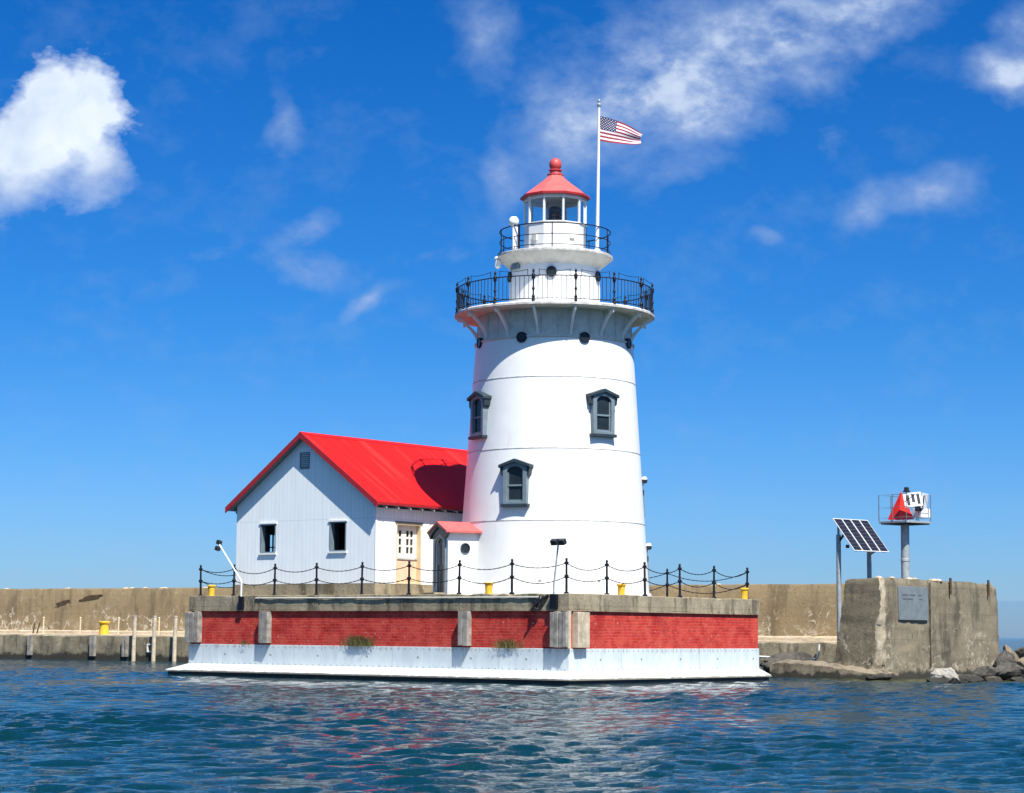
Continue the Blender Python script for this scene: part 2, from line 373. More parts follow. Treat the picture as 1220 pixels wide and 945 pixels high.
def clear_glass():
    m = bpy.data.materials.new('clear_glass'); m.use_nodes = True; m.node_tree.nodes.clear(); N = NT(m.node_tree)
    t = N.new('ShaderNodeBsdfTransparent'); t.inputs[0].default_value = (0.93, 0.96, 0.95, 1)
    g = N.new('ShaderNodeBsdfGlossy'); g.inputs['Roughness'].default_value = 0.03
    f = N.new('ShaderNodeFresnel'); f.inputs[0].default_value = 1.45
    x = N.new('ShaderNodeMixShader'); N.link(f.outputs[0], x.inputs[0]); N.link(t.outputs[0], x.inputs[1]); N.link(g.outputs[0], x.inputs[2])
    o = N.new('ShaderNodeOutputMaterial'); N.link(x.outputs[0], o.inputs[0]); MATS['clear_glass'] = m
clear_glass()
def dark_glass():
    m, N, b = base_mat('dark_glass')
    n = N.noise(objco(N), 2.0, 3, 0.5)
    N.put(b.inputs['Base Color'], N.mix(n, (0.008, 0.012, 0.016), (0.03, 0.04, 0.045)))
    b.inputs['Roughness'].default_value = 0.12; b.inputs['Specular IOR Level'].default_value = 0.22
dark_glass()
def solar_cells():
    m, N, b = base_mat('solar_cells')
    uv = N.new('ShaderNodeUVMap').outputs[0]
    br = N.new('ShaderNodeTexBrick'); br.offset = 0.0; N.link(uv, br.inputs['Vector'])
    br.inputs['Scale'].default_value = 1; br.inputs['Brick Width'].default_value = 0.25; br.inputs['Row Height'].default_value = 1 / 9
    br.inputs['Mortar Size'].default_value = 0.008
    br.inputs['Color1'].default_value = (0.012, 0.013, 0.020, 1); br.inputs['Color2'].default_value = (0.018, 0.018, 0.025, 1); br.inputs['Mortar'].default_value = (0.06, 0.062, 0.075, 1)
    N.link(br.outputs['Color'], b.inputs['Base Color']); b.inputs['Roughness'].default_value = 0.22
solar_cells()

def water_mat():
    m, N, b = base_mat('water')
    p = N.new('ShaderNodeNewGeometry').outputs['Position']
    n = N.noise(p, 0.05, 3, 0.5)
    c = N.mix(n, (0.0010, 0.022, 0.030), (0.0016, 0.031, 0.039))
    # shallow stony bottom beside the concrete block
    sh = N.vmath('DISTANCE', N.vmath('MULTIPLY', p, (1, 1, 0)), (18.6, 94.5, 0))
    sh = N.math('ADD', sh, N.math('MULTIPLY', N.noise(p, 0.6, 3, 0.5), 3.0))
    c = N.mix(N.ramp(sh, 5.0, 8.5, 0.75, 0), c, (0.055, 0.060, 0.014))
    N.put(b.inputs['Base Color'], c)
    b.inputs['Roughness'].default_value = 0.04; b.inputs['IOR'].default_value = 1.333
    a1 = N.noise(N.mapping(p, scale=(0.75, 1.15, 1)), 4.6, 5, 0.62, dist=0.4)
    a2 = N.noise(N.mapping(p, scale=(0.8, 1.2, 1), rot=(0, 0, 0.15)), 13.0, 4, 0.6, dist=0.3)
    h = N.math('ADD', N.math('MULTIPLY', a1, 1.0), N.math('MULTIPLY', a2, 0.42))
    bump(N, b, h, 1.0, 0.11)
water_mat()

# ------------------------------------------------------------------ mesh building
class MB:
    def __init__(s, M=None):
        s.bm = bmesh.new(); s.M = M or Matrix(); s.mats = []; s.uv = None
    def mi(s, mat):
        if mat is None: return 0
        if mat not in s.mats: s.mats.append(mat)
        return s.mats.index(mat)
    def v(s, p): return s.bm.verts.new(s.M @ Vector(p))
    def f(s, vs, i=0):
        try:
            fc = s.bm.faces.new(vs); fc.material_index = i; return fc
        except ValueError: return None
    def hexa(s, c, mat=None):
        i = s.mi(mat); w = [s.v(p) for p in c]
        for q in ((0, 3, 2, 1), (4, 5, 6, 7), (0, 1, 5, 4), (1, 2, 6, 5), (2, 3, 7, 6), (3, 0, 4, 7)): s.f([w[k] for k in q], i)
        return s
    def box(s, x0, x1, y0, y1, z0, z1, mat=None):
        return s.hexa([(x0, y0, z0), (x1, y0, z0), (x1, y1, z0), (x0, y1, z0), (x0, y0, z1), (x1, y0, z1), (x1, y1, z1), (x0, y1, z1)], mat)
    def prism(s, pts, vec, mat=None):
        i = s.mi(mat); vec = Vector(vec)
        a = [s.v(p) for p in pts]; b = [s.v(Vector(p) + vec) for p in pts]; n = len(pts)
        s.f(list(reversed(a)), i); s.f(b, i)
        for k in range(n): s.f([a[k], a[(k + 1) % n], b[(k + 1) % n], b[k]], i)
        return s
    def ringprism(s, outer, inner, vec, mat=None):
        i = s.mi(mat); vec = Vector(vec); n = len(outer)
        L = [[s.v(p) for p in outer], [s.v(p) for p in inner], [s.v(Vector(p) + vec) for p in outer], [s.v(Vector(p) + vec) for p in inner]]
        for k in range(n):
            j = (k + 1) % n
            s.f([L[0][k], L[1][k], L[1][j], L[0][j]], i); s.f([L[2][k], L[2][j], L[3][j], L[3][k]], i)
            s.f([L[0][k], L[0][j], L[2][j], L[2][k]], i); s.f([L[1][k], L[3][k], L[3][j], L[1][j]], i)
        return s
    def tube(s, pts, r, n=6, mat=None, closed=False, caps=True):
        i = s.mi(mat); pts = [Vector(p) for p in pts]; m = len(pts); rings = []
        rs = r if isinstance(r, (list, tuple)) else [r] * m
        prev = None
        for k, p in enumerate(pts):
            a = pts[(k - 1) % m] if (closed or k > 0) else p
            c = pts[(k + 1) % m] if (closed or k < m - 1) else p
            t = (c - a).normalized()
            if prev is None:
                ref = Vector((0, 0, 1)) if abs(t.z) < 0.9 else Vector((1, 0, 0))
                x = t.cross(ref).normalized()
            else: x = (prev - t * prev.dot(t)).normalized()
            prev = x; y = t.cross(x)
            rings.append([s.v(p + (x * math.cos(2 * math.pi * q / n) + y * math.sin(2 * math.pi * q / n)) * rs[k]) for q in range(n)])
        for k in range(m if closed else m - 1):
            A, B = rings[k], rings[(k + 1) % m]
            for q in range(n): s.f([A[q], A[(q + 1) % n], B[(q + 1) % n], B[q]], i)
        if caps and not closed: s.f(list(reversed(rings[0])), i); s.f(rings[-1], i)
        return s
    def lathe(s, prof, c=(0, 0, 0), n=64, mat=None, a0=0.0, loop=False, caps=False):
        """prof: (radius, height) pairs turned round the vertical through c"""
        i = s.mi(mat); rings = []
        for r, z in prof:
            if r < 1e-6: rings.append([s.v((c[0], c[1], c[2] + z))])
            else: rings.append([s.v((c[0] + r * math.sin(a0 + 2 * math.pi * k / n), c[1] - r * math.cos(a0 + 2 * math.pi * k / n), c[2] + z)) for k in range(n)])
        m = len(rings)
        for k in range(m if loop else m - 1):
            A, B = rings[k], rings[(k + 1) % m]
            for q in range(n):
                w = (q + 1) % n
                if len(A) == 1 and len(B) == 1: continue
                if len(A) == 1: s.f([A[0], B[w], B[q]], i)
                elif len(B) == 1: s.f([A[q], A[w], B[0]], i)
                else: s.f([A[q], A[w], B[w], B[q]], i)
        if caps:
            for A, rev in ((rings[0], True), (rings[-1], False)):
                if len(A) > 2: s.f(list(reversed(A)) if rev else A, i)
        return s
    def mesh(s, name, mat=None, off=(0, 0, 0), smooth=35):
        bmesh.ops.recalc_face_normals(s.bm, faces=s.bm.faces)
        off = Vector(off)
        for v in s.bm.verts: v.co -= off
        me = bpy.data.meshes.new(name); s.bm.to_mesh(me); s.bm.free()
        for k in (s.mats or [mat]): me.materials.append(MATS[k])
        me.polygons.foreach_set('use_smooth', [True] * len(me.polygons))
        if smooth: me.set_sharp_from_angle(angle=R(smooth))
        me.update()
        return me

CORNER = Vector((2.176, 80.0, 0)); PA = R(51.5)       # frame of the crib: a runs along its right face, b along its left face
PM = Matrix.Translation(CORNER) @ Matrix.Rotation(PA, 4, 'Z')
def W(a, b, z): return PM @ Vector((a, b, z))

def tag(o, label=None, cat=None, group=None, kind=None):
    if label: o['label'] = label
    if cat: o['category'] = cat
    if group: o['group'] = group
    if kind: o['kind'] = kind
    return o
class Thing:
    """an Empty at the base of a thing; parts are built in the crib frame ('P') or in world axes ('W')"""
    def __init__(s, name, label, cat, org, frame='W', group=None):
        s.org = Vector(org); s.frame = frame
        o = bpy.data.objects.new(name, None); COL.objects.link(o); s.o = o
        o.empty_display_size = 0.5
        if frame == 'P': o.location = W(*org); o.rotation_euler = (0, 0, PA)
        else: o.location = s.org
        tag(o, label, cat, group)
    def part(s, name, mb, mat=None, parent=None, bevel=0, label=None, smooth=35, kind=None):
        o = bpy.data.objects.new(name, mb.mesh(name, mat, s.org, smooth)); COL.objects.link(o)
        o.parent = parent or s.o
        tag(o, label, None, None, kind)
        if bevel: bev(o, bevel)
        return o
def bev(o, w):
    b = o.modifiers.new('bevel', 'BEVEL'); b.width = w; b.segments = 2; b.limit_method = 'ANGLE'; b.angle_limit = R(40)
def solo(name, mb, mat, label, cat, org, frame='W', group=None, bevel=0, smooth=35, kind=None):
    o = bpy.data.objects.new(name, mb.mesh(name, mat, org, smooth)); COL.objects.link(o)
    if frame == 'P': o.location = W(*org); o.rotation_euler = (0, 0, PA)
    else: o.location = Vector(org)
    tag(o, label, cat, group, kind)
    if bevel: bev(o, bevel)
    return o
def copy_tree(o, parent=None):
    c = o.copy(); COL.objects.link(c); c.parent = parent
    for ch in list(o.children): copy_tree(ch, c)
    return c
def mirrored_sag(p, q, sag, n=12):
    p, q = Vector(p), Vector(q)
    return [p.lerp(q, k / n) - Vector((0, 0, sag * 4 * (k / n) * (1 - k / n))) for k in range(n + 1)]
def wall_cells(mb, us, zs, holes, fn, mat=None):
    """a wall of thickness given by fn, split round its openings"""
    U = sorted(set(us + [h[0] for h in holes] + [h[1] for h in holes])); Z = sorted(set(zs + [h[2] for h in holes] + [h[3] for h in holes]))
    for i in range(len(U) - 1):
        k = 0
        while k < len(Z) - 1:
            um = (U[i] + U[i + 1]) / 2
            free = lambda kk: not any(h[0] < um < h[1] and h[2] < (Z[kk] + Z[kk + 1]) / 2 < h[3] for h in holes)
            if not free(k): k += 1; continue
            j = k
            while j + 1 < len(Z) - 1 and free(j + 1): j += 1
            mb.hexa(fn(U[i], U[i + 1], Z[k], Z[j + 1]), mat)
            k = j + 1
    return mb

# ------------------------------------------------------------------ water
def make_water():
    ys = [-400, -150, -60, -20, 2, 10]
    y = 15.0
    while y < 150: ys.append(y); y *= 1.0032
    g = 1.012
    while y < 60000: ys.append(y); y *= g; g = min(1.12, g * 1.004)
    xs = list(np.arange(-27, 27.01, 0.11)); d = 0.11; x = 27.0
    right = []
    while x < 40000: d *= 1.07; x += d; right.append(x)
    xs = [-q for q in reversed(right)] + xs + right
    X, Y = np.meshgrid(np.array(xs), np.array(ys)); Z = np.zeros_like(X); DX = np.zeros_like(X); DY = np.zeros_like(X)
    dx = np.gradient(np.array(xs))[None, :] * np.ones_like(X); dy = np.gradient(np.array(ys))[:, None] * np.ones_like(X)
    rg = np.random.RandomState(11)
    for i in range(140):
        lam = math.exp(rg.uniform(math.log(0.22), math.log(1.6)))
        th = R(rg.normal(-80, 27)); k = 2 * math.pi / lam
        amp = 0.0057 * lam ** 0.92 * rg.uniform(0.5, 1.3)
        kx, ky = k * math.cos(th), k * math.sin(th)
        need = lam / 2.6
        fade = np.clip((need - dx * abs(math.cos(th))) / need * 2, 0, 1) * np.clip((need - dy * abs(math.sin(th))) / need * 2, 0, 1)
        ph = kx * X + ky * Y + rg.uniform(0, 6.283)
        Z += amp * fade * np.cos(ph); s_ = amp * fade * 0.95 * np.sin(ph)
        DX -= s_ * math.cos(th); DY -= s_ * math.sin(th)
    gust = 0.72 + 0.38 * (np.sin(X * 0.11 + Y * 0.07) * np.sin(Y * 0.16 - X * 0.05 + 1.0) + 0.5 * np.sin(X * 0.31 - Y * 0.23 + 2))
    Z *= gust; DX *= gust; DY *= gust
    co = np.stack([X + DX, Y + DY, Z], -1).reshape(-1, 3).astype(np.float32)
    h, w = X.shape
    idx = np.arange(h * w, dtype=np.int32).reshape(h, w)
    q = np.stack([idx[:-1, :-1], idx[:-1, 1:], idx[1:, 1:], idx[1:, :-1]], -1).reshape(-1, 4)
    me = bpy.data.meshes.new('water'); me.vertices.add(len(co)); me.vertices.foreach_set('co', co.ravel())
    me.loops.add(q.size); me.loops.foreach_set('vertex_index', q.ravel())
    me.polygons.add(len(q)); me.polygons.foreach_set('loop_start', np.arange(0, q.size, 4, dtype=np.int32)); me.polygons.foreach_set('loop_total', np.full(len(q), 4, dtype=np.int32))
    me.update(calc_edges=True); me.polygons.foreach_set('use_smooth', [True] * len(q)); me.materials.append(MATS['water'])
    o = bpy.data.objects.new('water', me); COL.objects.link(o); o['kind'] = 'structure'
    bed = MB().box(-500, 500, -400, 600, -6.2, -6.0)
    solo('lake_bed', bed, 'rock_dark', None, None, (0, 0, -6.2), kind='structure')
make_water()

# ------------------------------------------------------------------ the crib under the lighthouse
DK = 3.39            # deck level
LA, LB = 13.2, 20.36 # crib size along a and b
crib = Thing('lighthouse_crib', 'red brick and white steel crib with a concrete rim carrying the lighthouse above the water', 'pier', (LA / 2, LB / 2, 0), 'P')
crib.part('base', MB().prism([(-.66, -.50, -4), (LA + .05, -.50, -4), (LA + .05, LB + .64, -4), (-.66, LB + .64, -4)], (0, 0, 4.165)), 'algae')
crib.part('brick_panel', MB().box(0, .3, .3, LB - .3, 1.3, 2.76), 'painted_brick', label='shaded red painted brick panel of the long face')
crib.part('brick_panel', MB().box(0, LA, 0, .3, 1.3, 2.76), 'painted_brick', label='sunlit red painted brick panel of the short face')
crib.part('brick_panel', MB().box(0, LA, LB - .3, LB, 1.3, 2.76), 'painted_brick')
crib.part('brick_panel', MB().box(LA - .3, LA, .3, LB - .3, 1.3, 2.76), 'painted_brick')
def ring(o, i, z0, z1):
    return MB().ringprism([(-o, -o, z0), (LA + o, -o, z0), (LA + o, LB + o, z0), (-o, LB + o, z0)], [(i, i, z0), (LA - i, i, z0), (LA - i, LB - i, z0), (i, LB - i, z0)], (0, 0, z1 - z0))
crib.part('steel_plate', ring(.035, .28, .42, 1.34), 'steel_plate', bevel=.008)
# sloping white flange: a bent sheet all round
fo, fi = [(-.75, -.58), (LA + .12, -.58), (LA + .12, LB + .72), (-.75, LB + .72)], [(-.037, -.037), (LA + .037, -.037), (LA + .037, LB + .037), (-.037, LB + .037)]
mb = MB()
lo = [mb.v((x, y, .175)) for x, y in fo]; lo2 = [mb.v((x, y, .24)) for x, y in fo]; hi = [mb.v((x, y, .43)) for x, y in fi]; hi2 = [mb.v((x, y, .50)) for x, y in fi]
for k in range(4):
    j = (k + 1) % 4
    mb.f([lo[k], lo[j], lo2[j], lo2[k]]); mb.f([lo2[k], lo2[j], hi2[j], hi2[k]]); mb.f([hi[k], hi[j], lo[j], lo[k]]); mb.f([hi2[k], hi2[j], hi[j], hi[k]])
crib.part('flange', mb, 'flange_paint')
def seam_line(p, q):
    return MB().tube([p, q], .018, 4)
for a in (3.6, 6.6, 9.7):
    crib.part('flange_seam', seam_line((a, -.04, .505), (a + .35, -.58, .245)), 'seam_paint')
# coping: four butted concrete beams with worn edges
def worn_beam(x0, x1, y0, y1, z0, z1, seed, amp=.02, step=.35):
    rg = random.Random(seed); mb = MB(); along_y = (y1 - y0) > (x1 - x0)
    n = max(2, int(max(x1 - x0, y1 - y0) / step)); prev = None
    for k in range(n + 1):
        t = k / n; e = 0 if k in (0, n) else 1
        jit = lambda: rg.uniform(-1, .6) * amp * e
        chip = -rg.uniform(.02, .07) if (e and rg.random() < .13) else 0
        c = [(0, 0), (1, 0), (1, 1), (0, 1)]; vs = []
        for (h, q) in c:
            zz = z0 if q == 0 else z1
            if along_y: p = ((x0, x1)[h] + jit() * (-1 if h == 0 else 1), y0 + (y1 - y0) * t, zz + (chip + jit() if q else -abs(jit()) * 1.2))
            else: p = (x0 + (x1 - x0) * t, (y0, y1)[h] + jit() * (-1 if h == 0 else 1), zz + (chip + jit() if q else -abs(jit()) * 1.2))
            vs.append(mb.v(p))
        if prev:
            for i in range(4): mb.f([prev[i], prev[(i + 1) % 4], vs[(i + 1) % 4], vs[i]])
        else: mb.f(list(reversed(vs)))
        prev = vs
    mb.f(prev); return mb
crib.part('coping', worn_beam(-.06, .9, -.06, LB + .06, 2.79, DK, 1), 'coping_concrete', bevel=.02)
crib.part('coping', worn_beam(.9, LA + .06, -.06, .84, 2.79, DK, 2), 'coping_concrete', bevel=.02)
crib.part('coping', worn_beam(.9, LA + .06, LB - .84, LB + .06, 2.79, DK, 3), 'coping_concrete', bevel=.02)
crib.part('coping', worn_beam(LA - .84, LA + .06, .84, LB - .84, 2.79, DK, 4), 'coping_concrete', bevel=.02)
crib.part('ledge', ring(.09, .4, 2.74, 2.79), 'coping_concrete')
crib.part('deck', MB().box(.9, LA - .84, .84, LB - .84, 2.5, DK - .015), 'coping_concrete')
def fender(a0, a1, b0, b1, planks, along):
    mb = MB(); rg = random.Random(int(b0 * 100 + a0 * 10))
    for k in range(planks):
        g = .012
        if along == 'b':
            u0_, u1_ = b0 + (b1 - b0) * k / planks + g, b0 + (b1 - b0) * (k + 1) / planks - g
            mb.box(a0 + rg.uniform(0, .04), a1, u0_, u1_, 1.37 + rg.uniform(0, .05), 2.70 + rg.uniform(-.03, .03))
        else:
            u0_, u1_ = a0 + (a1 - a0) * k / planks + g, a0 + (a1 - a0) * (k + 1) / planks - g
            mb.box(u0_, u1_, b0 + rg.uniform(0, .04), b1, 1.37 + rg.uniform(0, .05), 2.70 + rg.uniform(-.03, .03))
    mb.box(a0 + .06, a1, b0 + .05, b1, 2.16, 2.2) if False else None
    return mb
for (b0, b1, n) in ((19.62, 20.44, 3), (15.45, 15.98, 2), (4.66, 5.14, 2), (-.10, .68, 4)):
    crib.part('timber_fender', fender(-.30, -.003, b0, b1, n, 'b'), 'weathered_wood', bevel=.012)
crib.part('timber_fender', fender(.18, .95, -.30, -.003, 3, 'a'), 'pale_timber', bevel=.012, label='paler sunlit timber fender beside the corner')
crib.part('corner_post', MB().tube([(-.09, -.09, 1.35), (-.09, -.09, 2.74)], .075, 10), 'pale_timber')

# pipe along the long face and its fixings
pipe = Thing('handrail_pipe', 'white pipe fixed along the concrete rim of the crib below the chain fence', 'pipe', (-.16, 8.8, 3.26), 'P')
pipe.part('tube', MB().tube([(-.098, 1.25, 3.25), (-.098, 8, 3.26), (-.098, 16.35, 3.27)], .028, 8), 'stained_paint')
for b in (1.6, 5.2, 8.9, 12.6, 16.1):
    pipe.part('bracket', MB().box(-.12, -.03, b - .04, b + .04, 3.18, 3.215), 'rust')

# ------------------------------------------------------------------ lighthouse
TX, TY = 1.751, 88.5
def trad(z): return 3.97 + (3.28 - 3.97) * (z - DK) / (13.77 - DK)
lh = Thing('lighthouse', 'tall white conical lighthouse with two black railed galleries and a small red lantern roof', 'lighthouse', (TX, TY, DK))
TC = (TX, TY, 0)
def pol(th, r, z):
    th = R(th); return Vector((TX + r * math.sin(th), TY - r * math.cos(th), z))
def frame_at(th, r, z, tilt=0.0):
    """local x to the right seen from outside, y outward, z up"""
    t = R(th); x = Vector((math.cos(t), math.sin(t), 0)); y = Vector((math.sin(t), -math.cos(t), 0)); p = pol(th, r, z)
    M = Matrix(((x.x, y.x, 0, p.x), (x.y, y.y, 0, p.y), (0, 0, 1, p.z), (0, 0, 0, 1)))
    return M @ Matrix.Rotation(tilt, 4, 'X')
SEAMS = (DK - .01, 6.37, 9.26, 12.16, 13.75)
for i in range(4):
    z0, z1 = SEAMS[i], SEAMS[i + 1]
    zs = [z0 + (z1 - z0) * k / 4 for k in range(5)]
    off = .0
    lh.part('wall_course', MB().lathe([(trad(z) - off, z) for z in zs], TC, 128), 'tower_paint')
    if i: lh.part('seam_band', MB().lathe([(trad(z0) + .003, z0 - .03), (trad(z0) + .014, z0 - .02), (trad(z0) + .014, z0 + .006), (trad(z0) + .003, z0 + .01)], TC, 128), 'seam_paint')
lh.part('plinth', MB().lathe([(4.06, DK - .012), (4.06, DK + .13), (4.0, DK + .17), (3.9, DK + .17)], TC, 128), 'tower_paint')
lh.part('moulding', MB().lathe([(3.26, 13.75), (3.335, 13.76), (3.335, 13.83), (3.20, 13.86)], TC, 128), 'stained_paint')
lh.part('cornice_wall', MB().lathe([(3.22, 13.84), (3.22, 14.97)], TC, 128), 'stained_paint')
for k in range(30):
    th = 10.8 + 12 * k + 2.5
    if abs((th + 180) % 360 - 180) > 100: continue
    lh.part('panel_joint', MB(frame_at(th, 3.222, 14.4)).box(-.018, .018, -.02, .014, -.52, .50), 'seam_paint')
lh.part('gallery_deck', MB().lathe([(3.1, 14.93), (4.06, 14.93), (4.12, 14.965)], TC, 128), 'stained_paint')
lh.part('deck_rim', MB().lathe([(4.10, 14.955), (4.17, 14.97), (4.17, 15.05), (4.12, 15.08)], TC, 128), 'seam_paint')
lh.part('deck_top', MB().lathe([(4.12, 15.08), (4.10, 15.10), (1.8, 15.11)], TC, 128), 'tower_paint')
for k in range(15):
    th = 10.8 + 24 * k
    pts_o, mbk = [], MB(frame_at(th, 0, 0))
    N_ = 10; w = .05
    cur = [(3.24 + .84 * (t / N_) ** 1.6, 13.87 + 1.04 * (t / N_)) for t in range(N_ + 1)]
    prev = None
    for q, (r_, z_) in enumerate(cur):
        vs = [mbk.v((-w, r_, z_)), mbk.v((w, r_, z_)), mbk.v((w, r_ - .10, z_ + .055)), mbk.v((-w, r_ - .10, z_ + .055))]
        if prev:
            for e in range(4): mbk.f([prev[e], prev[(e + 1) % 4], vs[(e + 1) % 4], vs[e]])
        else: mbk.f(list(reversed(vs)))
        prev = vs
    mbk.f(prev)
    b_ = lh.part('bracket', mbk, 'tower_paint')
    lh.part('pendant', MB(frame_at(th, 4.02, 0)).lathe([(0, 14.72), (.04, 14.76), (.055, 14.84), (.035, 14.90), (.05, 14.93)], n=8), 'tower_paint', parent=b_)
# lower gallery railing
gr = lh.part('gallery_railing', MB().tube([pol(a, 4.08, 15.20) for a in range(0, 360, 3)], .020, 6, closed=True), 'black_iron')
lh.part('top_rail', MB().tube([pol(a, 4.08, 16.13) for a in range(0, 360, 3)], .024, 6, closed=True), 'black_iron', parent=gr)
for k in range(15):
    th = 10.8 + 24 * k
    lh.part('post', MB(frame_at(th, 4.08, 0)).lathe([(.07, 15.08), (.07, 15.16), (.045, 15.2), (.075, 15.28), (.035, 15.36), (.032, 15.52), (.065, 15.60), (.032, 15.68), (.032, 15.95), (.07, 16.02), (.075, 16.16), (.03, 16.24), (.055, 16.33), (.03, 16.38), (0, 16.42)], n=10), 'black_iron', parent=gr)
    mb = MB()
    for j in range(1, 9):
        a = th + 24 * j / 9
        mb.tube([pol(a, 4.08, 15.20), pol(a, 4.08, 16.13)], .0125, 5)
    for a in (th + 3.3, th + 20.7): mb.tube([pol(a, 4.08, 16.13), pol(a, 4.08, 16.40)], .014, 5)
    mb.tube([Vector(pol(th + 3.3 + 17.4 * q / 8, 4.08, 16.38 - .07 * 4 * (q / 8) * (1 - q / 8))) for q in range(9)], .011, 5)
    lh.part('baluster_panel', mb, 'black_iron', parent=gr)
# watch room drum and upper gallery
lh.part('watch_room', MB().lathe([(1.96, 15.10), (1.96, 15.22), (1.90, 15.24), (1.90, 17.03)], TC, 96), 'tower_paint')
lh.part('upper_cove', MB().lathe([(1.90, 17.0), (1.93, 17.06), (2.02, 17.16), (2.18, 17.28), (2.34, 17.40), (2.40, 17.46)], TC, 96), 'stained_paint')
lh.part('upper_deck', MB().lathe([(2.38, 17.45), (2.43, 17.47), (2.43, 17.55), (2.38, 17.58), (1.0, 17.59)], TC, 96), 'seam_paint')
ur = lh.part('upper_railing', MB().tube([pol(a, 2.32, 18.60) for a in range(0, 360, 4)], .024, 6, closed=True), 'black_iron')
for z in (18.15, 17.72): lh.part('rail', MB().tube([pol(a, 2.32, z) for a in range(0, 360, 4)], .017, 6, closed=True), 'black_iron', parent=ur)
for k in range(10):
    lh.part('post', MB(frame_at(-4 + 36 * k, 2.32, 0)).lathe([(.04, 17.58), (.024, 17.62), (.024, 18.15), (.03, 18.18), (.022, 18.22), (.022, 18.60), (0, 18.66)], n=8), 'black_iron', parent=ur)
def porthole(M, r):
    f_ = MB(M); n = 24
    f_.ringprism([(r * 1.25 * math.cos(2 * math.pi * k / n), -.12, r * 1.25 * math.sin(2 * math.pi * k / n)) for k in range(n)], [(r * math.cos(2 * math.pi * k / n), -.12, r * math.sin(2 * math.pi * k / n)) for k in range(n)], (0, .20, 0))
    p_ = lh.part('porthole', f_, 'black_iron')
    lh.part('pane', MB(M).prism([(r * 1.02 * math.cos(2 * math.pi * k / n), -.05, r * 1.02 * math.sin(2 * math.pi * k / n)) for k in range(n)], (0, .112, 0)), 'dark_glass', parent=p_)
for k in range(8): porthole(frame_at(20.4 + 45 * k, 3.285, 13.76), .175)
for k in range(5): porthole(frame_at(-5.2 + 72 * k, 1.90, 16.64), .175)
lh.part('vent_box', MB(frame_at(-58, 1.91, 16.98)).box(-.27, .27, -.05, .10, -.12, .10), 'slate_paint')
# lantern
LR = 1.30
def decagon(r, z): return [pol(14 + 36 * k, r, z) for k in range(10)]
def deca(prof, **kw): return MB().lathe(prof, TC, 10, a0=R(14), **kw)
lh.part('lantern_base', deca([(LR, 17.58), (LR, 18.84), (LR + .04, 18.86), (LR + .04, 18.90), (LR - .08, 18.91)]), 'tower_paint', smooth=20)
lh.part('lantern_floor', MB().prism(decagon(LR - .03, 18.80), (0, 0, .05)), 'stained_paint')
lh.part('lintel', deca([(LR - .08, 19.90), (LR + .03, 19.90), (LR + .03, 20.06), (LR - .08, 20.06)], loop=True), 'tower_paint', smooth=20)
for k in range(10):
    a = pol(14 + 36 * k, LR, 18.90); b = pol(14 + 36 * k, LR, 19.90)
    lh.part('mullion', MB(frame_at(14 + 36 * k, LR - .02, 0)).box(-.036, .036, -.05, .04, 18.90, 19.90), 'tower_paint')
    p1, p2 = pol(14 + 36 * k, LR - .04, 0), pol(14 + 36 * (k + 1), LR - .04, 0)
    g_ = MB(); g_.f([g_.v((p1.x, p1.y, 18.9)), g_.v((p2.x, p2.y, 18.9)), g_.v((p2.x, p2.y, 19.9)), g_.v((p1.x, p1.y, 19.9))])
    lh.part('glass_pane', g_, 'clear_glass')
lh.part('lens', MB().lathe([(.10, 18.85), (.16, 18.95), (.30, 19.0), (.30, 19.08), (.27, 19.12), (.30, 19.2), (.27, 19.28), (.30, 19.36), (.27, 19.44), (.30, 19.52), (.28, 19.62), (.16, 19.72), (0, 19.74)], TC, 24), 'lens_brown')
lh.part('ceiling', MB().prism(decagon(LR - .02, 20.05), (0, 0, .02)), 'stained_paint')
rf = lh.part('lantern_roof', deca([(1.46, 20.12), (1.20, 20.315), (.90, 20.54), (.60, 20.765), (.40, 20.93), (.33, 21.02), (.32, 21.06)]), 'faded_red', smooth=20)
lh.part('eave_band', deca([(1.30, 20.03), (1.44, 20.00), (1.475, 20.03), (1.475, 20.11), (1.455, 20.125), (1.3, 20.2)]), 'trim_red', parent=rf, smooth=20)
lh.part('vent_ball', MB().lathe([(.34, 21.04), (.34, 21.10), (.24, 21.12), (.22, 21.24), (.28, 21.25), (.28, 21.29), (.17, 21.30), (.245, 21.40), (.262, 21.52), (.24, 21.64), (.17, 21.74), (.06, 21.80), (0, 21.81)], TC, 24), 'ball_red', parent=rf)
for th, w, h in ((-43, .11, .13), (33, .12, .06)):
    lh.part('base_vent', MB(frame_at(th, LR * .965, 18.24)).box(-w, w, -.03, .05, -h, h), 'stained_paint')
for th in (-8.5, 26.5): lh.part('wall_vent', MB(frame_at(th, trad(4.0) - .03, 4.0)).box(-.06, .06, 0, .07, -.035, .045), 'stained_paint', bevel=.01)

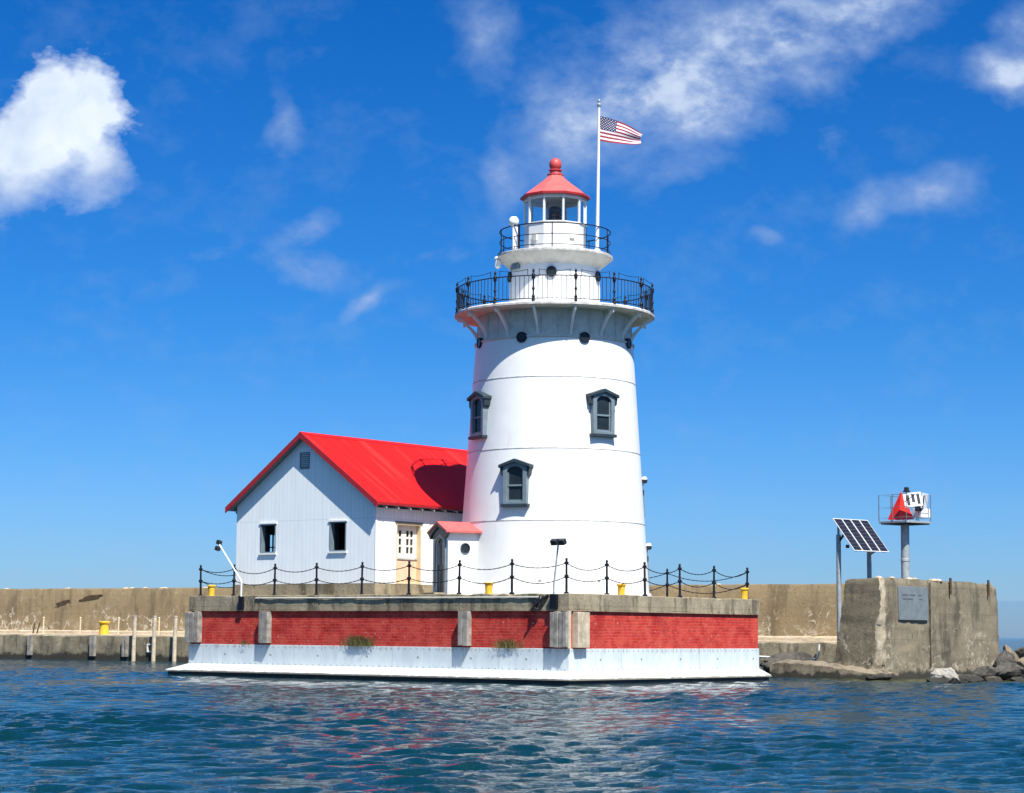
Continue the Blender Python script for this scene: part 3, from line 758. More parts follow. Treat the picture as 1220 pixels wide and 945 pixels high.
# hooded windows of the shaft
def arch_pts(w, z0, zs, rise, n=10):
    """closed outline: bottom left, bottom right, then up and over the arch"""
    pts = [(-w, z0), (-w / 3, z0), (w / 3, z0), (w, z0), (w, z0 + (zs - z0) * .5), (w, zs)]
    for k in range(1, n): a = math.pi * k / n; pts.append((w * math.cos(a), zs + rise * math.sin(a)))
    pts += [(-w, zs), (-w, z0 + (zs - z0) * .5)]
    return pts
def hood_window(th, zb, h, w=.52):
    z0 = zb; r = trad(zb + h / 2); M = frame_at(th, r - .20, 0, 0)
    zs = zb + h - .52
    inner = arch_pts(w - .17, zb + .20, zs, .22); outer = arch_pts(w, zb + .10, zs + .12, .34)
    f_ = MB(M).ringprism([(x, 0, z) for x, z in outer], [(x, 0, z) for x, z in inner], (0, .40, 0))
    o_ = lh.part('hooded_window', f_, 'slate_paint', bevel=.01)
    lh.part('glass', MB(M).prism([(x * 1.01, 0.05, z) for x, z in inner], (0, .235, 0)), 'dark_glass', parent=o_)
    sash = MB(M); wi = w - .17; zm = (zb + .2 + zs + .1) / 2
    sash.box(-wi, wi, .287, .34, zm - .035, zm + .035); sash.box(-wi, -wi + .06, .287, .325, zb + .2, zs); sash.box(wi - .06, wi, .287, .325, zb + .2, zs); sash.box(-wi + .06, wi - .06, .287, .325, zb + .2, zb + .27)
    lh.part('sash', sash, 'slate_paint', parent=o_)
    hood = MB(M); zt = zb + h; e = w + .17
    hood.prism([(-e, .05, zt - .36), (0, .05, zt - .14), (e, .05, zt - .36), (e, .05, zt - .24), (0, .05, zt), (-e, .05, zt - .24)], (0, .44, 0))
    lh.part('hood', hood, 'dark_slate_paint', parent=o_, bevel=.012)
    fill = MB(M); fill.prism([(-w - .02, .03, zs + .10), (-w * .55, .03, zs + .39), (0, .03, zt - .16), (-w - .02, .03, zt - .36)], (0, .34, 0)); fill.prism([(w + .02, .03, zs + .10), (w + .02, .03, zt - .36), (0, .03, zt - .16), (w * .55, .03, zs + .39)], (0, .34, 0))
    lh.part('spandrel', fill, 'slate_paint', parent=o_)
    for s in (-1, 1): lh.part('corbel', MB(M).prism([(s * (w + .01), .10, zt - .36), (s * (w + .13), .10, zt - .36), (s * (w + .10), .10, zt - .62), (s * (w + .01), .10, zt - .70)], (0, .30, 0)), 'dark_slate_paint', parent=o_)
    lh.part('sill', MB(M).box(-w - .07, w + .07, .04, .46, zb - .02, zb + .10), 'dark_slate_paint', parent=o_, bevel=.01)
hood_window(-24.8, 6.91, 1.90)
hood_window(32.0, 9.76, 1.93)
hood_window(-60.0, 9.76, 1.93)
hood_window(90.0 + 62, 6.91, 1.90)

# entrance porch: its own axes, x outward from the tower
PM2 = Matrix.Translation((TX, TY, 0)) @ Matrix.Rotation(R(205), 4, 'Z')
pw = .78; xd = 5.02; ez = 5.93
pts = lambda x, lst: [(x, y, z) for y, z in lst]
mb = MB(PM2)
mb.box(3.2, xd - .12, -pw, -pw + .14, DK - .01, ez); mb.box(3.2, xd - .12, pw - .14, pw, DK - .01, ez)
porch = lh.part('porch', mb, 'white_enamel')
# front wall with an arched doorway
din = [(y, z) for y, z in arch_pts(.46, DK - .01, 5.35, .36)]
dou = [(-pw, DK - .01), (-pw / 3, DK - .01), (pw / 3, DK - .01), (pw, DK - .01), (pw, 4.6), (pw, ez)] + [(pw * math.cos(math.pi * k / 10), ez + .30 * (1 - abs(math.cos(math.pi * k / 10)))) for k in range(1, 10)] + [(-pw, ez), (-pw, 4.6)]
lh.part('front_wall', MB(PM2).ringprism(pts(xd - .12, dou), pts(xd - .12, din), (.16, 0, 0)), 'white_enamel', parent=porch)
lh.part('arch_trim', MB(PM2).ringprism(pts(xd + .042, [(y * 1.28, DK + (z - DK) * 1.055) for y, z in din]), pts(xd + .042, din), (.05, 0, 0)), 'slate_paint', parent=porch)
door = MB(PM2); door.prism(pts(xd - .06, [(y * .99, z) for y, z in din]), (.03, 0, 0))
for y0, y1 in ((-.40, -.26), (-.20, -.06), (.06, .20), (.26, .40)): door.box(xd - .03, xd - .01, y0, y1, 4.6, 5.4)
for y0, y1 in ((-.40, -.06), (.06, .40)): door.box(xd - .03, xd - .012, y0, y1, 3.6, 4.4)
lh.part('door', door, 'dark_slate_paint', parent=porch)
pan = MB(PM2)
for y0, y1 in ((-.36, -.22), (.05, .22)): pan.box(xd - .011, xd - .006, y0, y1, 4.62, 5.5)
lh.part('door_glass', pan, 'slate_paint', parent=porch)
ped = MB(PM2)
ped.prism(pts(xd + .05, [(-pw - .2, 5.86), (-pw + .02, 5.66), (-pw + .12, 5.84), (0, 6.15), (pw - .12, 5.84), (pw - .02, 5.66), (pw + .2, 5.86), (0, 6.34)]), (.13, 0, 0))
ped.prism(pts(xd + .045, [(-pw + .03, 5.7), (-.47, 5.66), (0, 5.86), (0, 6.2), (-pw + .03, 5.95)]), (.06, 0, 0)); ped.prism(pts(xd + .045, [(pw - .03, 5.7), (pw - .03, 5.95), (0, 6.2), (0, 5.86), (.47, 5.66)]), (.06, 0, 0))
lh.part('pediment', ped, 'dark_slate_paint', parent=porch)
pr = MB(PM2)
for s in (-1, 1): pr.hexa([(2.9, 0, 6.25), (xd + .22, 0, 6.25), (xd + .22, s * (pw + .22), 5.88), (2.9, s * (pw + .22), 5.88), (2.9, 0, 6.36), (xd + .22, 0, 6.36), (xd + .22, s * (pw + .22), 5.95), (2.9, s * (pw + .22), 5.95)])
lh.part('porch_roof', pr, 'faded_red', parent=porch)
Mw = PM2 @ Matrix(((1, 0, 0, 4.32), (0, 1, 0, pw), (0, 0, 1, 5.27), (0, 0, 0, 1)))
cir = lambda r, y: [(r * math.cos(2 * math.pi * k / 20), y, r * math.sin(2 * math.pi * k / 20)) for k in range(20)]
lh.part('round_window', MB(Mw).ringprism(cir(.21, .004), cir(.165, .004), (0, .05, 0)), 'dark_slate_paint', parent=porch)
lh.part('round_pane', MB(Mw).prism(cir(.166, .006), (0, .012, 0)), 'dark_glass', parent=porch)
lh.part('step', MB(PM2).box(xd + .08, xd + .55, -.6, .6, DK - .01, DK + .10), 'coping_concrete', parent=porch)

# flagpole, flag
fp = pol(50.5, 2.22, 17.59)
fpole = Thing('flagpole', 'slim white flagpole with a ball on top standing on the upper lighthouse gallery', 'flagpole', fp)
fpole.part('pole', MB().tube([fp, (fp.x + .03, fp.y, 20.5), (fp.x + .06, fp.y, 23.72)], [.078, .065, .05], 12), 'white_enamel')
fpole.part('finial', MB().lathe([(0, 23.70), (.09, 23.70), (.10, 23.76), (.06, 23.80), (.03, 23.84), (.055, 23.89), (.06, 23.93), (.04, 23.98), (0, 24.0)], (fp.x + .06, fp.y, 0), 12), 'galvanised')
fpole.part('base_plate', MB().lathe([(0.0, 17.59), (.14, 17.59), (.14, 17.65), (.09, 17.68)], (fp.x, fp.y, 0), 12), 'white_enamel')
FX = fp.x + .10
def flagpt(u, v, off=0):
    """u along the fly, v down the hoist, both 0..1"""
    ztop = 23.28 - .10 * u - .52 * u ** 1.5; zbot = 22.25 - .12 * math.sin(u * 2.4)
    z = ztop + (zbot - ztop) * v + .03 * math.sin(6 * u + 2 * v) * u
    x = FX + 1.80 * u - .05 * v - .06 * u * math.sin(3.1 * v)
    y = fp.y + .30 * u + .12 * math.sin(7.5 * u + 1.2 * v) * (.25 + u) + .045 * math.sin(9 * v + 2 * u) * u + off
    return (x, y, z)
NU, NV = 40, 26
flag = MB()
for n_ in ('flag_red', 'flag_white', 'flag_blue'): flag.mi(n_)
grid = [[flag.v(flagpt(i / NU, j / NV)) for j in range(NV + 1)] for i in range(NU + 1)]
for i in range(NU):
    for j in range(NV):
        st = j // 2
        flag.f([grid[i][j], grid[i + 1][j], grid[i + 1][j + 1], grid[i][j + 1]], 2 if (i < 16 and st < 7) else (0 if st % 2 == 0 else 1))
for row in range(9):
    for c in range(6 if row % 2 == 0 else 5):
        uc = (.4 / 12) * (1 + 2 * c + (row % 2)); vc = (7 / 13 / 10) * (row + 1)
        for off in (-.006, .006):
            vs = []
            for k in range(10):
                rad = (.0155 if k % 2 == 0 else .007); a = math.pi / 2 + math.pi * k / 5
                vs.append(flag.v(flagpt(uc + rad * math.cos(a), vc - rad * 1.75 * math.sin(a), off)))
            flag.f(vs, 1)
solo('flag', flag, None, 'stars and stripes flag flying from the pole on the lighthouse', 'flag', (FX, fp.y, 22.9), smooth=0)

# fittings on the tower
cp = pol(-49, 2.22, 17.6)
cm = Thing('camera_mast', 'white camera housing on a short mast at the upper gallery rail', 'camera', cp)
cm.part('mast', MB().box(cp.x - .11, cp.x + .11, cp.y - .10, cp.y + .10, 17.62, 18.55), 'white_enamel', bevel=.03)
cm.part('dome', MB().lathe([(.0, 18.55), (.10, 18.56), (.13, 18.62), (.18, 18.66), (.215, 18.76), (.20, 18.88), (.13, 18.98), (0, 19.01)], (cp.x - .06, cp.y, 0), 16), 'white_enamel')
cm.part('bracket', MB().box(cp.x + .115, cp.x + .20, cp.y - .05, cp.y + .05, 17.6, 18.62), 'black_iron')
hp = pol(-83, 2.30, 17.3)
hl = Thing('rim_lamp', 'white hanging lamp fixed under the rim of the upper lighthouse gallery', 'lamp', hp)
hl.part('arm', MB().tube([(hp.x + .1, hp.y, 17.62), (hp.x - .06, hp.y, 17.66), (hp.x - .10, hp.y, 17.50)], .03, 8), 'black_iron')
hl.part('shade', MB().lathe([(0, 17.55), (.12, 17.52), (.16, 17.44), (.05, 17.42), (.12, 17.36), (.13, 17.10), (.06, 17.02), (0, 17.02)], (hp.x - .10, hp.y, 0), 12), 'white_enamel')
def wall_lamp(th, z, label, zdown):
    p = pol(th, trad(z), z); t = Thing('wall_lamp', label, 'lamp', p, group='lamps on the side of the tower'); M = frame_at(th, trad(z), z)
    t.part('arm', MB(M).tube([(0, -.03, .0), (0, .08, .04), (0, .13, .02)], .02, 6), 'black_iron')
    t.part('shade', MB(M @ Matrix.Translation((0, .13, 0))).lathe([(0, .10), (.08, .085), (.125, -.02), (.11, -.03)], n=14), 'white_enamel')
    t.part('bulb_guard', MB(M @ Matrix.Translation((0, .13, 0))).lathe([(.12, -.032), (.12, -.13), (.07, -.18), (0, -.19)], n=14), 'black_plastic')
    q = pol(th, trad(zdown) + .03, zdown); m_ = pol(th, trad(z - .5) + .05, z - .5)
    t.part('conduit', MB().tube([pol(th, trad(z) + .05, z), m_, q], .03, 6), 'slate_paint')
    t.part('junction_box', MB(frame_at(th, trad(z - .55), z - .55)).box(-.06, .06, 0, .08, -.09, .09), 'dark_slate_paint')
wall_lamp(92, 8.30, 'upper of the two small hooded lamps on the right side of the lighthouse', 6.7)
wall_lamp(92, 5.55, 'lower of the two small hooded lamps on the right side of the lighthouse', 3.9)

# ------------------------------------------------------------------ fog signal house
H0, H1, HB0, HB1, HF = .95, 12.2, 10.59, 18.65, 3.88
hm = (HB0 + HB1) / 2; EZ, AZ = 7.24, 10.02
hs = Thing('signal_house', 'white board-sided house with a bright red gable roof beside the lighthouse', 'house', ((H0 + H1) / 2, hm, DK), 'P')
hs.part('foundation', MB().ringprism([(H0 - .04, HB0 - .04, DK - .012), (H1 + .04, HB0 - .04, DK - .012), (H1 + .04, HB1 + .04, DK - .012), (H0 - .04, HB1 + .04, DK - .012)], [(H0 + .3, HB0 + .3, DK - .012), (H1 - .3, HB0 + .3, DK - .012), (H1 - .3, HB1 - .3, DK - .012), (H0 + .3, HB1 - .3, DK - .012)], (0, 0, HF - DK)), 'coping_concrete')
WT = .16
win = [(16.27, 17.18, 5.20, 6.43), (12.21, 13.14, 5.20, 6.43)]
gw = MB(); wall_cells(gw, [HB0, HB1], [HF, EZ], win, lambda u, v, a, b: [(H0, u, a), (H0 + WT, u, a), (H0 + WT, v, a), (H0, v, a), (H0, u, b), (H0 + WT, u, b), (H0 + WT, v, b), (H0, v, b)])
gw.prism([(H0, HB0, EZ), (H0, HB1, EZ), (H0, hm, AZ)], (WT, 0, 0))
hs.part('gable_wall', gw, 'siding')
bw = MB(); bw.box(H1 - WT, H1, HB0, HB1, HF, EZ); bw.prism([(H1 - WT, HB0, EZ), (H1 - WT, HB1, EZ), (H1 - WT, hm, AZ)], (WT, 0, 0))
hs.part('back_wall', bw, 'siding')
dr = (2.22, 3.79, HF + .004, 6.40)
sw = MB(); wall_cells(sw, [H0 + WT, H1 - WT], [HF, EZ], [dr], lambda u, v, a, b: [(u, HB0, a), (v, HB0, a), (v, HB0 + WT, a), (u, HB0 + WT, a), (u, HB0, b), (v, HB0, b), (v, HB0 + WT, b), (u, HB0 + WT, b)])
hs.part('door_wall', sw, 'siding')
fwn = [(2.45, 3.75, 4.95, 6.15)]
lw = MB(); wall_cells(lw, [H0 + WT, H1 - WT], [HF, EZ], fwn, lambda u, v, a, b: [(u, HB1 - WT, a), (v, HB1 - WT, a), (v, HB1, a), (u, HB1, a), (u, HB1 - WT, b), (v, HB1 - WT, b), (v, HB1, b), (u, HB1, b)])
hs.part('far_wall', lw, 'siding')
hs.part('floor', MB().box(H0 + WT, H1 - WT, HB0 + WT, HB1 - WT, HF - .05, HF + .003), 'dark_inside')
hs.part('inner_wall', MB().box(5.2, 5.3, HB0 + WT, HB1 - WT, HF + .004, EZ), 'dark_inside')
# roof: two slabs with thickness, rake boards, fascia, rafter tails
RO, RE = .31, .35
slope = (AZ - EZ) / (hm - HB0)
rz = lambda b: AZ - slope * abs(b - hm)
roof = MB()
for s in (-1, 1):
    be = hm + s * (hm - HB0 + RE)
    roof.hexa([(H0 - RO, hm, AZ + .10), (H1 + RO, hm, AZ + .10), (H1 + RO, be, rz(be) + .10), (H0 - RO, be, rz(be) + .10),
               (H0 - RO, hm, AZ + .19), (H1 + RO, hm, AZ + .19), (H1 + RO, be, rz(be) + .19), (H0 - RO, be, rz(be) + .19)])
rfo = hs.part('roof', roof, 'ribbed_roof')
soff = MB()
for s in (-1, 1):
    be = hm + s * (hm - HB0 + RE - .03)
    soff.hexa([(H0 - RO + .03, hm, AZ + .02), (H1 + RO - .03, hm, AZ + .02), (H1 + RO - .03, be, rz(be) + .02), (H0 - RO + .03, be, rz(be) + .02),
               (H0 - RO + .03, hm, AZ + .096), (H1 + RO - .03, hm, AZ + .096), (H1 + RO - .03, be, rz(be) + .096), (H0 - RO + .03, be, rz(be) + .096)])
hs.part('roof_boarding', soff, 'slate_paint', parent=rfo)
for s in (-1, 1):
    be = hm + s * (hm - HB0 + RE + .02)
    for a0 in (H0 - RO - .045, H1 + RO + .004):
        rk = MB().prism([(a0, hm, AZ - .04), (a0, be, rz(be) - .04), (a0, be, rz(be) + .21), (a0, hm, AZ + .21)], (.041, 0, 0))
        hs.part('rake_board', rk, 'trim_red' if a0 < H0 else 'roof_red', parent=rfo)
    hs.part('eave_fascia', MB().box(H0 - RO, H1 + RO, be - .018, be + .018, rz(be) + .075, rz(be) + .185), 'trim_red', parent=rfo)
hs.part('ridge_cap', MB().prism([(H0 - RO - .05, hm - .14, AZ + .115), (H0 - RO - .05, hm, AZ + .235), (H0 - RO - .05, hm + .14, AZ + .115), (H0 - RO - .05, hm, AZ + .205)], (H1 - H0 + 2 * RO + .1, 0, 0)), 'roof_red', parent=rfo)
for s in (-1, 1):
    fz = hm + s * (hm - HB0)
    hs.part('eave_strip', MB().box(H0 + .02, H1 - .02, min(fz, fz + s * .03), max(fz, fz + s * .03), EZ - .27, EZ - .012), 'dark_slate_paint', parent=rfo)  # dark strip across the wall top behind the rafter tails
    for k in range(17):
        a = H0 + .25 + k * .75
        if a > H1 - .1: break
        b0 = hm + s * (hm - HB0 - .02); b1 = hm + s * (hm - HB0 + RE - .01)
        hs.part('rafter_tail', MB().hexa([(a, b0, rz(b0) - .16), (a + .065, b0, rz(b0) - .16), (a + .065, b1, rz(b1) - .06), (a, b1, rz(b1) - .06), (a, b0, rz(b0) + .017), (a + .065, b0, rz(b0) + .017), (a + .065, b1, rz(b1) + .017), (a, b1, rz(b1) + .017)]), 'seam_paint', parent=rfo)
for b in (HB0 - .2, HB1 + .14):
    hs.part('lookout', MB().box(H0 - RO, H0 - .002, b, b + .06, rz(b) - .1, rz(b) + .017), 'slate_paint', parent=rfo)
# openings
for (b0, b1, z0, z1) in win:
    f_ = MB()
    f_.ringprism([(H0 - .02, b0 - .0, z0 - .0), (H0 - .02, b1, z0), (H0 - .02, b1, z1), (H0 - .02, b0, z1)], [(H0 - .02, b0 + .05, z0 + .05), (H0 - .02, b1 - .05, z0 + .05), (H0 - .02, b1 - .05, z1 - .05), (H0 - .02, b0 + .05, z1 - .05)], (WT + .05, 0, 0))
    o_ = hs.part('window_frame', f_, 'slate_paint')
    hs.part('sill', MB().box(H0 - .07, H0 - .003, b0 - .06, b1 + .06, z0 - .07, z0 - .002), 'white_enamel', parent=o_)
    hs.part('head_trim', MB().box(H0 - .045, H0 - .003, b0 - .06, b1 + .06, z1 + .002, z1 + .07), 'white_enamel', parent=o_)
    # casement swung inward on its far-side hinge
    Mh = Matrix.Translation((H0 + .19, b1 - .06, 0)) @ Matrix.Rotation(R(118), 4, 'Z')
    cs = MB(Mh); cs.ringprism([(0, -.80, z0 + .05), (0, 0, z0 + .05), (0, 0, z1 - .05), (0, -.80, z1 - .05)], [(0, -.72, z0 + .13), (0, -.08, z0 + .13), (0, -.08, z1 - .13), (0, -.72, z1 - .13)], (.04, 0, 0))
    c_ = hs.part('casement', cs, 'slate_paint', parent=o_)
    hs.part('casement_panel', MB(Mh).box(.01, .03, -.722, -.078, z0 + .128, z1 - .128), 'slate_paint', parent=o_)
(a0, a1, z0, z1) = fwn[0]
fwin = MB().ringprism([(a0, HB1 - .1, z0), (a1, HB1 - .1, z0), (a1, HB1 - .1, z1), (a0, HB1 - .1, z1)], [(a0 + .06, HB1 - .1, z0 + .06), (a1 - .06, HB1 - .1, z0 + .06), (a1 - .06, HB1 - .1, z1 - .06), (a0 + .06, HB1 - .1, z1 - .06)], (0, .06, 0))
fwin.box((a0 + a1) / 2 - .03, (a0 + a1) / 2 + .03, HB1 - .1, HB1 - .05, z0 + .06, z1 - .06); fwin.box(a0 + .06, a1 - .06, HB1 - .098, HB1 - .052, (z0 + z1) / 2 - .025, (z0 + z1) / 2 + .025)
hs.part('window_frame', fwin, 'slate_paint')
vent = MB().ringprism([(H0 - .03, 14.36, 8.7), (H0 - .03, 14.92, 8.7), (H0 - .03, 14.92, 9.4), (H0 - .03, 14.36, 9.4)], [(H0 - .03, 14.41, 8.75), (H0 - .03, 14.87, 8.75), (H0 - .03, 14.87, 9.35), (H0 - .03, 14.41, 9.35)], (.027, 0, 0))
for k in range(7): vent.hexa([(H0 - .028, 14.41, 8.76 + k * .085), (H0 - .002, 14.41, 8.80 + k * .085), (H0 - .002, 14.87, 8.80 + k * .085), (H0 - .028, 14.87, 8.76 + k * .085), (H0 - .028, 14.41, 8.775 + k * .085), (H0 - .002, 14.41, 8.815 + k * .085), (H0 - .002, 14.87, 8.815 + k * .085), (H0 - .028, 14.87, 8.775 + k * .085)])
hs.part('gable_vent', vent, 'slate_paint')
hs.part('corner_board', MB().box(H0 - .02, H0 + .1, HB0 - .02, HB0 - .003, HF, EZ - .02), 'white_enamel')
# door set back in the wall
fr = MB().ringprism([(a, HB0 - .02, z) for a, z in ((2.22, HF + .004), (3.79, HF + .004), (3.79, 6.40), (2.22, 6.40))], [(a, HB0 - .02, z) for a, z in ((2.27, HF + .05), (3.72, HF + .05), (3.72, 6.32), (2.27, 6.32))], (0, .33, 0))
do = hs.part('door_frame', fr, 'cream_paint')
leaf = MB(); yb = HB0 + .20
holes = []
for g0 in (2.36, 3.08):
    for c in range(2):
        for r_ in range(3): holes.append((g0 + c * .25, g0 + c * .25 + .17, 5.16 + r_ * .34, 5.16 + r_ * .34 + .26))
wall_cells(leaf, [2.27, 3.72], [4.98, 6.32], holes, lambda u, v, a, b: [(u, yb, a), (v, yb, a), (v, yb + .05, a), (u, yb + .05, a), (u, yb, b), (v, yb, b), (v, yb + .05, b), (u, yb + .05, b)])
hs.part('upper_door', leaf, 'cream_light', parent=do)
hs.part('door_glass', MB().box(2.30, 3.69, yb + .04, yb + .045, 5.1, 6.25), 'dark_glass', parent=do)
ld = MB(); ld.box(2.27, 3.72, yb - .01, yb + .05, HF + .05, 4.90)
for p0, p1 in ((2.36, 2.95), (3.04, 3.63)): ld.box(p0, p1, yb - .03, yb - .011, 4.02, 4.8)
hs.part('lower_door', ld, 'peach_reflection', parent=do, bevel=.006)
hs.part('lock_rail', MB().box(2.25, 3.74, yb - .05, yb + .06, 4.90, 4.98), 'seam_paint', parent=do)
hs.part('lintel', MB().box(2.16, 3.86, HB0 - .06, HB0 - .003, 6.402, 6.46), 'dark_slate_paint')

# ------------------------------------------------------------------ chain fences
def fence(label, pts, start_post=True, end_post=True, cap=.0):
    c = pts[len(pts) // 2]
    t = Thing('chain_fence', label, 'fence', (c[0], c[1], DK), 'P', group='chain fences round the crib')
    rg = random.Random(len(label)); prm = []
    for k, (a, b) in enumerate(pts):
        lx, ly = rg.uniform(-.02, .02), rg.uniform(-.02, .02)
        prm.append((a + lx, b + ly))
        if (k == 0 and not start_post) or (k == len(pts) - 1 and not end_post): continue
        Mx = Matrix.Translation((a, b, DK)) @ Matrix(((1, 0, lx / 1.1, 0), (0, 1, ly / 1.1, 0), (0, 0, 1, 0), (0, 0, 0, 1)))
        t.part('post', MB(Mx).lathe([(.10, -.01), (.10, .04), (.05, .07), (.045, .56), (.085, .60), (.085, .68), (.042, .71), (.04, 1.08), (.085, 1.11), (.085, 1.18), (.045, 1.20), (.04, 1.25), (.055, 1.29), (.03, 1.33), (0, 1.34)], n=10), 'black_iron')
    for k in range(len(pts) - 1):
        (a, b), (c_, d) = prm[k], prm[k + 1]
        ln = math.hypot(c_ - a, d - b)
        for z in (1.14, .64):
            sag = .085 * ln * rg.uniform(.75, 1.2)
            p = mirrored_sag((a, b, DK + z), (c_, d, DK + z), sag, max(16, int(ln / .12)))
            rad = [.022 if q % 2 else .014 for q in range(len(p))]
            t.part('chain', MB().tube(p, rad, 6), 'black_iron')
    return t
fence('black post and chain fence along the long face in front of the red roofed house', [(.3, .34), (.3, 2.95), (.3, 5.58), (.3, 8.18), (.3, 10.71), (.3, 13.23), (.3, 15.65), (.3, 18.08), (.3, 20.1)])
fence('black post and chain fence along the sunlit short face of the crib', [(.3, .34), (2.82, .3), (5.37, .3), (7.81, .3), (10.3, .3), (12.84, .3)], start_post=False)
fence('farther black chain fence seen behind the tower above the far edge of the crib', [(12.84, .3), (12.9, 4.39), (12.9, 8.2), (12.9, 9.9)], start_post=False)
fence('short black chain fence along the end of the crib beside the house', [(.3, 20.1), (3.1, 20.05), (6.0, 20.05)], start_post=False)

# yellow mooring posts
def bollard(a, b, label, r=.155, h=.46):
    t = Thing('mooring_post', label, 'bollard', (a, b, DK), 'P', group='yellow mooring posts on the crib')
    Mx = Matrix.Translation((a, b, DK))
    t.part('post', MB(Mx).lathe([(r * .93, -.02), (r * .9, h * .5), (r, h * .82), (r * 1.0, h * .83)], n=18), 'yellow_paint')
    t.part('cap', MB(Mx).lathe([(r * 1.0, h * .82), (r * 1.22, h * .86), (r * 1.22, h * .96), (r * 1.05, h), (0, h * 1.01)], n=18), 'yellow_paint')
bollard(.12, 19.25, 'yellow mooring post between the first two fence posts, near the leaning white lamp')
bollard(.75, 4.45, 'yellow mooring post in front of the tower beside the porch')
bollard(4.4, .75, 'yellow mooring post in front of the right side of the tower')
bollard(12.35, .12, 'yellow mooring post at the far end of the sunlit short face')

# floodlights on bent poles over the edge
fl = Thing('flood_lamp', 'black twin floodlight on a slightly leaning grey pole in front of the tower', 'lamp', (-.14, .60, 2.9), 'P')
fl.part('pole', MB().tube([(-.14, .60, 2.85), (-.14, .60, 3.7), (-.12, .40, 5.38)], .036, 8), 'galvanised')
fl.part('bracket', MB().box(-.20, -.062, .44, .76, 2.82, 3.36), 'black_iron', bevel=.01)
fl.part('crossbar', MB().box(-.16, -.08, .10, .72, 5.37, 5.43), 'black_plastic')
for b in (.20, .56): fl.part('lamp_head', MB(Matrix.Translation((-.16, b, 5.32)) @ Matrix.Rotation(R(-25), 4, 'Y')).box(-.12, .09, -.14, .14, -.12, .09), 'black_plastic', bevel=.025)
bl = Thing('bent_lamp', 'white bent lamp pole leaning out over the left end of the crib', 'lamp', (-.14, 17.17, 2.9), 'P')
bl.part('pole', MB().tube([(-.14, 17.17, 2.9), (-.14, 17.17, 3.95), (-.14, 17.21, 4.03), (-.12, 18.58, 5.56)], .034, 8), 'white_enamel')
bl.part('bracket', MB().box(-.18, -.062, 17.04, 17.30, 2.80, 3.35), 'black_iron', bevel=.01)
for k, q in enumerate((.13, -.13)): bl.part('lamp_head', MB(Matrix.Translation((-.12 + q * .3, 18.63, 5.52 + q)) @ Matrix.Rotation(R(20), 4, 'X')).box(-.09, .09, -.10, .10, -.09, .09), 'black_plastic', bevel=.02)
# folded steel davit and hoses at the corner
dv = Thing('steel_davit', 'black steel davit with hanging hoses folded against the rim near the corner', 'davit', (-.1, 1.2, 3.0), 'P')
dv.part('arm', MB().tube([(-.08, .90, 3.33), (-.34, 1.40, 2.92)], .05, 8), 'black_iron')
dv.part('brace', MB().tube([(-.08, 1.55, 3.18), (-.30, 1.32, 2.95)], .035, 8), 'black_iron')
for k in range(3): dv.part('hose', MB().tube([(-.10 - .03 * k, .98 + .12 * k, 3.32), (-.22, 1.10 + .12 * k, 3.05), (-.20, 1.22 + .14 * k, 2.86), (-.12, 1.42 + .1 * k, 2.98)], .032, 8), 'black_plastic')

# weeds in the brick joint above the steel
def weeds(a, b, z, n, h, label, seed):
    n = int(n * 1.8); h *= 1.3; rg = random.Random(seed); mb = MB(); mb.mi('grass_blade'); mb.mi('dry_blade')
    for k in range(n):
        x, y = a - rg.uniform(0, .12), b + rg.gauss(0, .26) * (h / .4); ln = h * rg.uniform(.4, 1.1)
        az = rg.uniform(0, 6.28); lean = rg.uniform(.1, .6) * ln; w = rg.uniform(.010, .022)
        p0 = Vector((x, y, z)); p1 = p0 + Vector((-abs(math.cos(az)) * lean * .4, math.sin(az) * lean * .5, ln * .6)); p2 = p0 + Vector((-abs(math.cos(az)) * lean, math.sin(az) * lean, ln * .85))
        s = Vector((0, w, 0)); i = 1 if rg.random() < .45 else 0
        A = [mb.v(p0 - s), mb.v(p0 + s)]; B = [mb.v(p1 - s * .8), mb.v(p1 + s * .8)]; c_ = mb.v(p2)
        mb.f([A[0], A[1], B[1], B[0]], i); mb.f([B[0], B[1], c_], i)
    solo('weed_tuft', mb, None, label, 'weeds', (a, b, z), 'P', group='weeds on the brick ledge', smooth=0)
weeds(-.03, 10.5, 1.33, 170, .42, 'larger dry weed clump on the brick ledge below the house', 5)
weeds(-.03, 2.8, 1.33, 80, .34, 'small green weed tuft on the brick ledge near the tower', 6)
weeds(-.03, 16.95, 1.33, 16, .2, 'sparse dry weed wisp on the brick ledge below the leaning lamp', 8)

# ------------------------------------------------------------------ breakwater, quay
wd = Vector((.843, -.539, 0)); wn = Vector((-.539, -.843, 0))     # along the wall, and out of it towards the viewer
w0 = Vector((-35.2, 147.0, 0))
def bw_(s, o, z): return w0 + wd * s + wn * o + Vector((0, 0, z))
def rough_strip(sec, s0, s1, step, seed, amp=.04, crown=.10):
    """extrude a section (o, z) along the wall with a worn outline"""
    rg = random.Random(seed); mb = MB(); prev = None; n = int((s1 - s0) / step)
    for k in range(n + 1):
        s = s0 + (s1 - s0) * k / n
        chip = rg.uniform(.3, 1.0) * crown if rg.random() < .14 else 0
        vs = [mb.v(bw_(s, o + rg.uniform(-1, 1) * amp * .5, z + (rg.uniform(-1, 1) * amp - (chip if m else 0)))) for (o, z, m) in sec]
        if prev:
            for i in range(len(sec) - 1): mb.f([prev[i], prev[i + 1], vs[i + 1], vs[i]])
        else: mb.f(list(reversed(vs)))
        prev = vs
    mb.f(prev)
    return mb
bwall = Thing('breakwater_wall', 'long brown weathered concrete breakwater wall behind the crib', 'wall', bw_(20, -1, 0))
